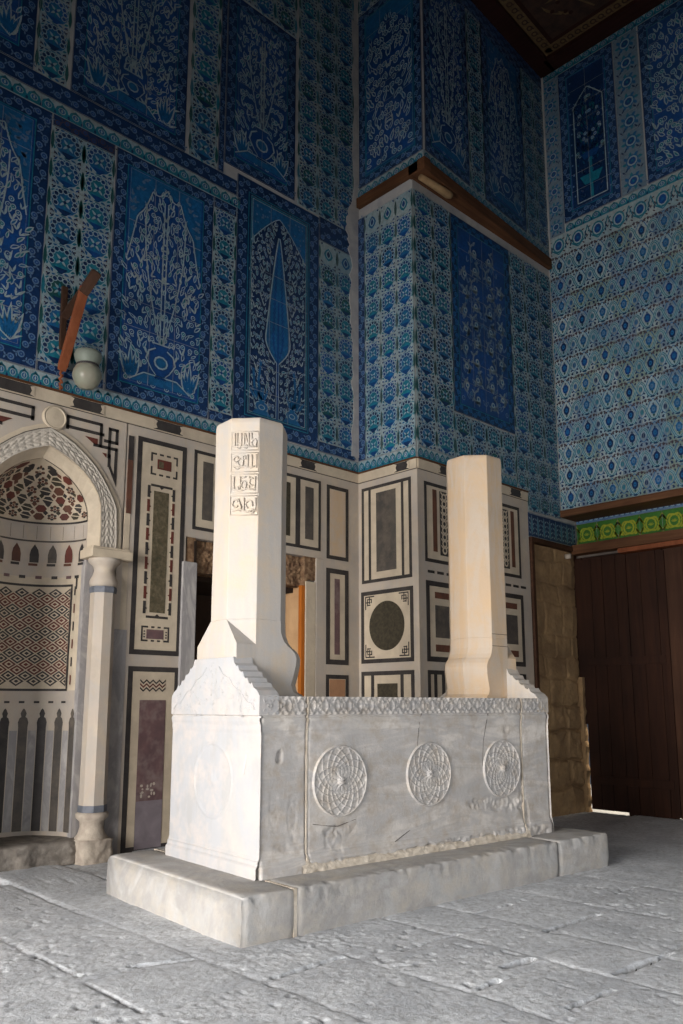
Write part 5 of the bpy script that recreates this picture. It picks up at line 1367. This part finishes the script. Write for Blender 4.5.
# ---- the two grave pillars
def pillar(uc, W, ztop, sg, mats, label, z_fl, inscribed=False):
    r = root('grave_pillar', label, 'grave pillar'); h = W / 2; vc = .53
    def ring(z, uo=0., hu=h, hv=h, c=.293, ui=None):
        # octagon/square; ui = extent towards the tomb's middle, uo = towards its end; c = chamfer share
        a, bq = hu, (ui if ui is not None else hu); k = c * 2 * h
        ce = min(k, .06) if c < .1 else k
        pts = []
        U0, U1, V0, V1 = -a, bq, -hv, hv
        for (x, y, dx, dy) in ((U0, V0, 0, 1), (U0, V0, 1, 0), (U1, V0, -1, 0), (U1, V0, 0, 1), (U1, V1, 0, -1), (U1, V1, -1, 0), (U0, V1, 1, 0), (U0, V1, 0, -1)):
            pts.append((x + dx * k, y + dy * k))
        pts = [pts[0], pts[1], pts[2], pts[3], pts[4], pts[5], pts[6], pts[7]]
        return [T(uc + (x if sg > 0 else -x), vc + y, z) for x, y in pts]
    zb = 1.29; q = .414 * h; bul = .13 if inscribed else .075
    def fring(z, ui, t):                                # t = 0 squared foot, 1 octagon; the outer corners run to a point
        g = h - q
        o = [(-q - (h - q) * t, -h + (h - q) * t), (-q, -h), (ui - g, -h), (ui, -h + g), (ui, h - g), (ui - g, h), (-q, h), (-q - (h - q) * t, h - (h - q) * t)]
        return [T(uc + (x if sg > 0 else -x), vc + y, z) for x, y in o]
    lo = [fring(z, h + e * bul, t) for z, e, t in ((zb, 1.25, 0), (zb + .02, 1.2, 0), (zb + .045, .82, 0), (zb + .09, .70, 0), (zb + .15, .85, 0), (zb + .22, 1.0, 0), (zb + .27, 1.02, .0), (zb + .30, .92, 0), (zb + .33, .66, 0), (zb + .345, .45, 0), (zb + .38, .2, .21), (zb + .43, .03, .51), (zb + .51, 0, 1))]
    b = MB(); b.rings(lo, mats[1]); b.build('foot', r)['label'] = 'squared foot with an ogee profile'
    k = .985
    b = MB(); b.rings([ring(zb + .51), ring(2.0), ring(2.6, hu=h * .99, hv=h * .99), ring(ztop - .035), ring(ztop - .012, hu=h * .985, hv=h * .985), ring(ztop, hu=h * .95, hv=h * .95)], mats[0]); shaft = b.build('shaft', r, bevel=.004)
    # tapered block carrying the shaft at the outer side
    def sh(x): return uc - x if sg > 0 else uc + x     # x = distance from the axis towards the tomb's end
    xe = uc if sg > 0 else TL - uc; b = MB()
    vs_ = [(sh(xe), -.245, 1.50), (sh(q), -h, 1.50), (sh(q), h, 1.50), (sh(xe), .245, 1.50), (sh(xe), -.245, 1.635), (sh(q), -h, 1.635), (sh(q), h, 1.635), (sh(xe), .245, 1.635), (sh(h), -q, 1.80), (sh(h), q, 1.80)]
    b.add([T(u, vc + v, z) for u, v, z in vs_], [(0, 1, 2, 3), (0, 1, 5, 4), (3, 2, 6, 7), (0, 3, 7, 4), (4, 5, 8), (7, 6, 9), (4, 8, 9, 7), (5, 6, 9, 8), (1, 2, 6, 5)], mats[1])
    b.build('shoulder_block', r)['label'] = 'tapered shoulder block'
    if inscribed:
        # relief writing: four rows of tall strokes and loops inside frames, on the corner facet
        p0 = Vector(T(uc - h, vc - h * .414, 0)); p1 = Vector(T(uc - h * .414, vc - h, 0)); ex = (p1 - p0); Wd = ex.length; ex.normalize(); n_ = Vector((ex.y, -ex.x, 0))
        if n_.dot(Vector((-1, -1, 0))) < 0: n_ = -n_
        def Q(a, z, d=.002): p = p0 + ex * (a * Wd) + n_ * d; return (p.x, p.y, z)
        rows = []
        for j in range(4):
            zt = 3.08 - j * .150; zb_ = zt - .132; b = MB()
            b.tube([Q(.03, zt, 0), Q(.97, zt, 0)], .0035, mats[0], 5); b.tube([Q(.03, zb_, 0), Q(.97, zb_, 0)], .0035, mats[0], 5)
            b.tube([Q(.03, zb_, 0), Q(.03, zt, 0)], .003, mats[0], 5); b.tube([Q(.97, zb_, 0), Q(.97, zt, 0)], .003, mats[0], 5)
            H = zt - zb_
            def st(pts, w_=.0050): b.tube([Q(a, zb_ + H * c, .0025) for a, c in pts], w_, mats[0], 6)
            def loop(a, c, ra, rc, t0=0, t1=360): st([(a + ra * math.cos(R(t0 + (t1 - t0) * i / 10)), c + rc * math.sin(R(t0 + (t1 - t0) * i / 10))) for i in range(11)])
            if j == 0:
                for a in (.14, .22, .36, .46, .62, .72): st([(a, .25), (a + .01, .92)])
                loop(.28, .24, .07, .14); loop(.82, .38, .09, .22, -60, 250); st([(.10, .22), (.92, .18)]); st([(.5, .9), (.58, .4), (.66, .22)]); loop(.52, .2, .05, .1)
            if j == 1:
                for a in (.60, .74, .90): st([(a, .2), (a + .01, .9)])
                loop(.2, .66, .08, .16, 20, 300); loop(.36, .5, .1, .2, 90, 400); st([(.1, .3), (.3, .22), (.52, .3), (.7, .2), (.9, .3)]); loop(.22, .28, .1, .14, 180, 400); loop(.48, .75, .05, .1)
            if j == 2:
                for a in (.12, .34, .66, .86): st([(a, .25), (a + .02, .88)])
                loop(.48, .45, .09, .2); loop(.22, .3, .08, .14, 150, 380); st([(.1, .2), (.4, .14), (.6, .26), (.9, .16)]); loop(.76, .6, .08, .2, 60, 300); st([(.42, .8), (.56, .88)])
            if j == 3:
                for a in (.50, .9): st([(a, .2), (a, .9)])
                loop(.2, .6, .1, .2, 30, 330); loop(.68, .55, .12, .2, -30, 250); st([(.1, .22), (.35, .3), (.6, .16), (.9, .28)]); st([(.3, .85), (.42, .4), (.36, .2)]); loop(.78, .2, .06, .1)
            o = b.build('inscription_row', shaft, smooth=True)
    return r
pillar(.250, .475, 3.185, 1, ('pillar_white', 'pillar_white'), 'octagonal marble pillar with four carved rows of Arabic script, on the tomb left end', 1.8, True)
pr = pillar(2.622, .475, 3.40, -1, ('pillar_warm', 'pillar_warm'), 'plain octagonal cream marble pillar standing on the right end of the tomb', 1.8)
b = MB()
for z in (1.735, 1.835): b.tube([T(2.622 - .1, .53 - .239, z), T(2.622 + .1, .53 - .239, z)], .0022, 'slate', 5); 
b.build('scratched_line', pr)

# ------------------------------------------------------------------ the paved floor
def floor():
    def axis(lo, hi, f0, f1, fine, coarse):
        a = [lo]; 
        while a[-1] < hi:
            x = a[-1]; d = max(f0 - x, x - f1, 0); a.append(x + fine + min(coarse - fine, d * .12) if d > 0 else x + fine)
        return np.array(a)
    xs = axis(-4, 10.3, 1.3, 5.6, .0125, .35); ys = axis(-4, 7.6, 1.5, 5.2, .0125, .35)
    X, Y = np.meshgrid(xs, ys)
    cols = [(-4, [-2, 0, 1.3, 2.2, 3.1, 4.0, 5.0, 6.0]), (-2.2, [-1, .5, 1.8, 3.4, 4.7, 5.9]), (-.9, [-2, 0, 1.1, 2.6, 3.9, 5.2, 6.2]), (.2, [-1, .7, 2.0, 3.0, 4.3, 5.5]), (1.05, [0, 1.4, 2.5, 3.15, 4.5, 5.4, 6.1]),
            (1.93, [0, 1.2, 2.1, 3.17, 3.74, 4.6, 5.45, 6.1]), (2.53, [0, 1., 2.15, 3.165, 4.0, 4.9, 5.8]), (3.10, [0, 1.1, 1.99, 2.41, 3.02, 3.9, 5, 6]), (3.76, [0, 1.3, 2.05, 2.48, 3.03, 4, 5, 6]),
            (4.24, [0, 1.2, 2.06, 2.71, 3.225, 4, 5.2, 6]), (4.96, [0, 1.4, 2.26, 2.92, 3.6, 5, 6]), (5.72, [0, 1.2, 2.1, 2.9, 3.9, 4.6, 5.4]), (6.5, [0, 1.6, 2.5, 3.4, 4.4, 5.3]), (7.3, [1, 2.1, 3.1, 4.1, 5.0]), (8.1, [1, 2.4, 3.5, 4.6, 5.4]), (9.0, [1, 2, 3, 4, 5]), (20, [])]
    Xw = X + .03 * (fbm(X, Y, 1.7, 3, 1) - .5) + .012 * (fbm(X, Y, 9, 2, 4) - .5); Yw = Y + .03 * (fbm(X, Y, 1.7, 3, 7) - .5) + .012 * (fbm(X, Y, 9, 2, 8) - .5)
    dj = np.full_like(X, 9.); H = np.zeros_like(X); D = np.zeros_like(X); rr_ = random.Random(12); Rough = np.zeros_like(X)
    for (x0, cuts), (x1, _) in zip(cols, cols[1:]):
        m = (Xw >= x0) & (Xw < x1); dj = np.where(m, np.minimum(dj, np.minimum(Xw - x0, x1 - Xw) * (1.0)), dj)
        cc = [-9] + cuts + [20]
        for a, b_ in zip(cc, cc[1:]):
            q = m & (Yw >= a) & (Yw < b_); dy = np.minimum(Yw - a, b_ - Yw)
            dj = np.where(q, np.minimum(dj, dy), dj)
            hh = rr_.uniform(-.002, .002); tx, ty = rr_.uniform(-.004, .004), rr_.uniform(-.004, .004)
            H = np.where(q, hh + tx * (Xw - (x0 + x1) / 2) + ty * (Yw - (a + b_) / 2), H); Rough = np.where(q, rr_.choice([.25, .5, 1., 1., .6]), Rough)
    # open, dark gaps and steps seen in the photo
    gaps = [((4.22, 2.72), (4.78, 2.70), .022, .05), ((3.80, 2.08), (4.32, 2.04), .02, .05), ((3.50, 2.50), (3.72, 2.475), .026, .055), ((2.19, 3.78), (2.50, 3.66), .014, .035), ((2.60, 3.16), (3.06, 3.17), .016, .035), ((3.26, 2.0), (3.60, 1.98), .012, .03), ((3.34, 3.03), (4.20, 3.02), .009, .02), ((1.95, 4.3), (1.93, 3.07), .008, .012), ((3.17, 2.40), (3.34, 2.41), .012, .03), ((5.38, 2.90), (5.75, 2.91), .01, .025), ((2.53, 5.9), (2.50, 4.9), .008, .014), ((4.23, 3.23), (4.71, 3.22), .008, .02)]
    G = np.zeros_like(X)
    for (ax_, ay), (bx_, by), w_, dep in gaps:
        dx, dy = bx_ - ax_, by - ay; L2 = dx * dx + dy * dy; t = np.clip(((X - ax_) * dx + (Y - ay) * dy) / L2, 0, 1)
        d = np.hypot(X - ax_ - t * dx, Y - ay - t * dy) + .014 * (fbm(X, Y, 22, 3, 2) - .5); k = 1 - .6 * np.abs(2 * t - 1) ** 3
        G = np.maximum(G, dep * np.exp(-(d / (w_ * .72 * k)) ** 4))
    wj = .009 + .016 * np.clip(fbm(X, Y, 3, 3, 5) - .45, 0, 1)
    J = (.0015 + .006 * np.clip(fbm(X, Y, 2.2, 2, 33) * 2 - .8, 0, 1)) * np.exp(-(dj / wj) ** 2) + .002 * np.exp(-(dj / .04) ** 2)
    rock = (fbm(X, Y, 3, 4, 3) - .5) * .010 + (fbm(X, Y, 38, 2, 6) - .5) * .0028
    smooth_ = (X > 1.9) & (X < 2.5) & (Y < 3.15)
    pits = np.clip(fbm(X, Y, 26, 2, 11) - .68, 0, 1) * .05
    Z = H + rock * Rough * (.6 + .8 * fbm(X, Y, 1.2, 2, 20)) - pits * Rough - J - G
    Z += .014 * np.exp(-(((X - 3.0) / .5) ** 2 + ((Y - 3.42) / .16) ** 2)) * fbm(X, Y, 40, 3, 9)
    s = np.clip((X - 6.5) / 2.6, 0, 1); Z -= .10 * s * s * (3 - 2 * s)
    Z -= .01
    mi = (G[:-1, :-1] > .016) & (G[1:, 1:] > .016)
    o = grid_obj('floor', np.stack([X, Y, Z], -1), 'floor', mats=['floor', 'gap_shade_dirt'], midx=mi.astype(np.int32)); o['kind'] = 'structure'
floor()

# ------------------------------------------------------------------ light
def area(name, loc, target, sx, sy, power, col, spread=180):
    l = bpy.data.lights.new(name, 'AREA'); l.shape = 'RECTANGLE'; l.size = sx; l.size_y = sy; l.energy = power; l.color = col; l.spread = R(spread)
    o = bpy.data.objects.new(name, l); C.objects.link(o); o.location = loc
    o.rotation_euler = (Vector(target) - Vector(loc)).to_track_quat('-Z', 'Y').to_euler(); return o
# unseen room walls behind the viewer, added with archways shaped to steer the light
def arch_wall(name, fixed, axis, lo, hi, o0, o1, oz, th):
    b = MB(); n = 20
    def bx(a0, z0, a1, z1):
        if axis == 'x': b.box(fixed - th, a0, z0, fixed, a1, z1, 'plaster')
        else: b.box(a0, fixed - th, z0, a1, fixed, z1, 'plaster')
    bx(lo, -.1, o0, 10.4); bx(o1, -.1, hi, 10.4); bx(o0, oz, o1, 10.4)
    for s_ in (0, 1):                                   # haunches of the arch
        for i in range(10):
            k = 1.2 * (1 - math.sin(math.pi / 2 * (i + 1) / 10)); w_ = 1.2 / 10
            if k < .01: continue
            a = o0 + i * w_ if s_ == 0 else o1 - (i + 1) * w_
            bx(a, oz - k, a + w_, oz)
    b.build(name)['kind'] = 'structure'
arch_wall('wall_left', -2.2, 'x', -4.2, 7.5, LP['ly0'], LP['ly1'], LP['lz'], .5)
arch_wall('wall_front', -3.6, 'y', -2.7, 10.2, LP['fx0'], LP['fx1'], LP['fz'], .5)
area('courtyard_daylight', (-8.5, 3.6, 2.6), (-2, 3.4, 2.2), 11, 5.2, LP['main'], (1.0, .965, .92))
area('added_ground_bounce', (-7.0, 4.0, .02), (-6.9, 4.0, 5), 6, 7, LP['glow'], (1.0, .93, .84))  # added upward lamp standing in for light bounced off the courtyard ground
area('added_front_fill', (2.0, -8.0, 2.6), (2.5, 0, 1.8), 9, 5, LP['fill'], (.94, .97, 1.0))  # added fill lamp with no known source, brightens the tomb front and floor
area('outside_daylight', (12.2, 4.9, 3.4), (10.2, 5.2, 0), 1.6, 1.6, LP['out'], (1, .86, .66))
wd = bpy.data.worlds.new('World'); scene.world = wd; wd.use_nodes = True
wd.node_tree.nodes['Background'].inputs[0].default_value = (.55, .62, .75, 1); wd.node_tree.nodes['Background'].inputs[1].default_value = LP['world']

# ------------------------------------------------------------------ origins at the base of every thing
bpy.context.view_layer.update()
def bbox(o):
    pts = [o.matrix_world @ Vector(c) for c in o.bound_box] if o.type == 'MESH' else []
    for c in o.children: pts += bbox(c)
    return pts
for o in list(C.objects):
    if o.parent or o.type not in ('MESH', 'EMPTY') or o.get('kind') == 'structure': continue
    p = bbox(o)
    if not p: continue
    lo = Vector([min(q[i] for q in p) for i in range(3)]); hi = Vector([max(q[i] for q in p) for i in range(3)])
    base = Vector(((lo.x + hi.x) / 2, (lo.y + hi.y) / 2, lo.z))
    if o.type == 'MESH': o.data.transform(Matrix.Translation(-base)); o.location = base
    else:
        o.location = base
        for c in o.children: c.matrix_parent_inverse = Matrix.Translation(-base)

# ------------------------------------------------------------------ camera (measured from the photo's vanishing points)
cam = bpy.data.cameras.new('camera'); co = bpy.data.objects.new('camera', cam); C.objects.link(co); scene.camera = co
yaw, pit = R(43.9), R(9.73); F = 814.
fw = Vector((math.sin(yaw) * math.cos(pit), math.cos(yaw) * math.cos(pit), math.sin(pit))); rt = Vector((math.cos(yaw), -math.sin(yaw), 0)); up = rt.cross(fw)
co.matrix_world = Matrix(((rt.x, up.x, -fw.x, 0), (rt.y, up.y, -fw.y, 0), (rt.z, up.z, -fw.z, 1.25), (0, 0, 0, 1)))
cam.sensor_fit = 'VERTICAL'; cam.sensor_height = 36; cam.lens = F / 1024 * 36; cam.shift_y = (565 - 512) / 1024
cam.clip_start = .05; cam.clip_end = 100
vs = scene.view_settings; vs.view_transform = 'Standard'; vs.look = 'None'; vs.gamma = 1; vs.use_curve_mapping = False; vs.exposure = LP['exp']
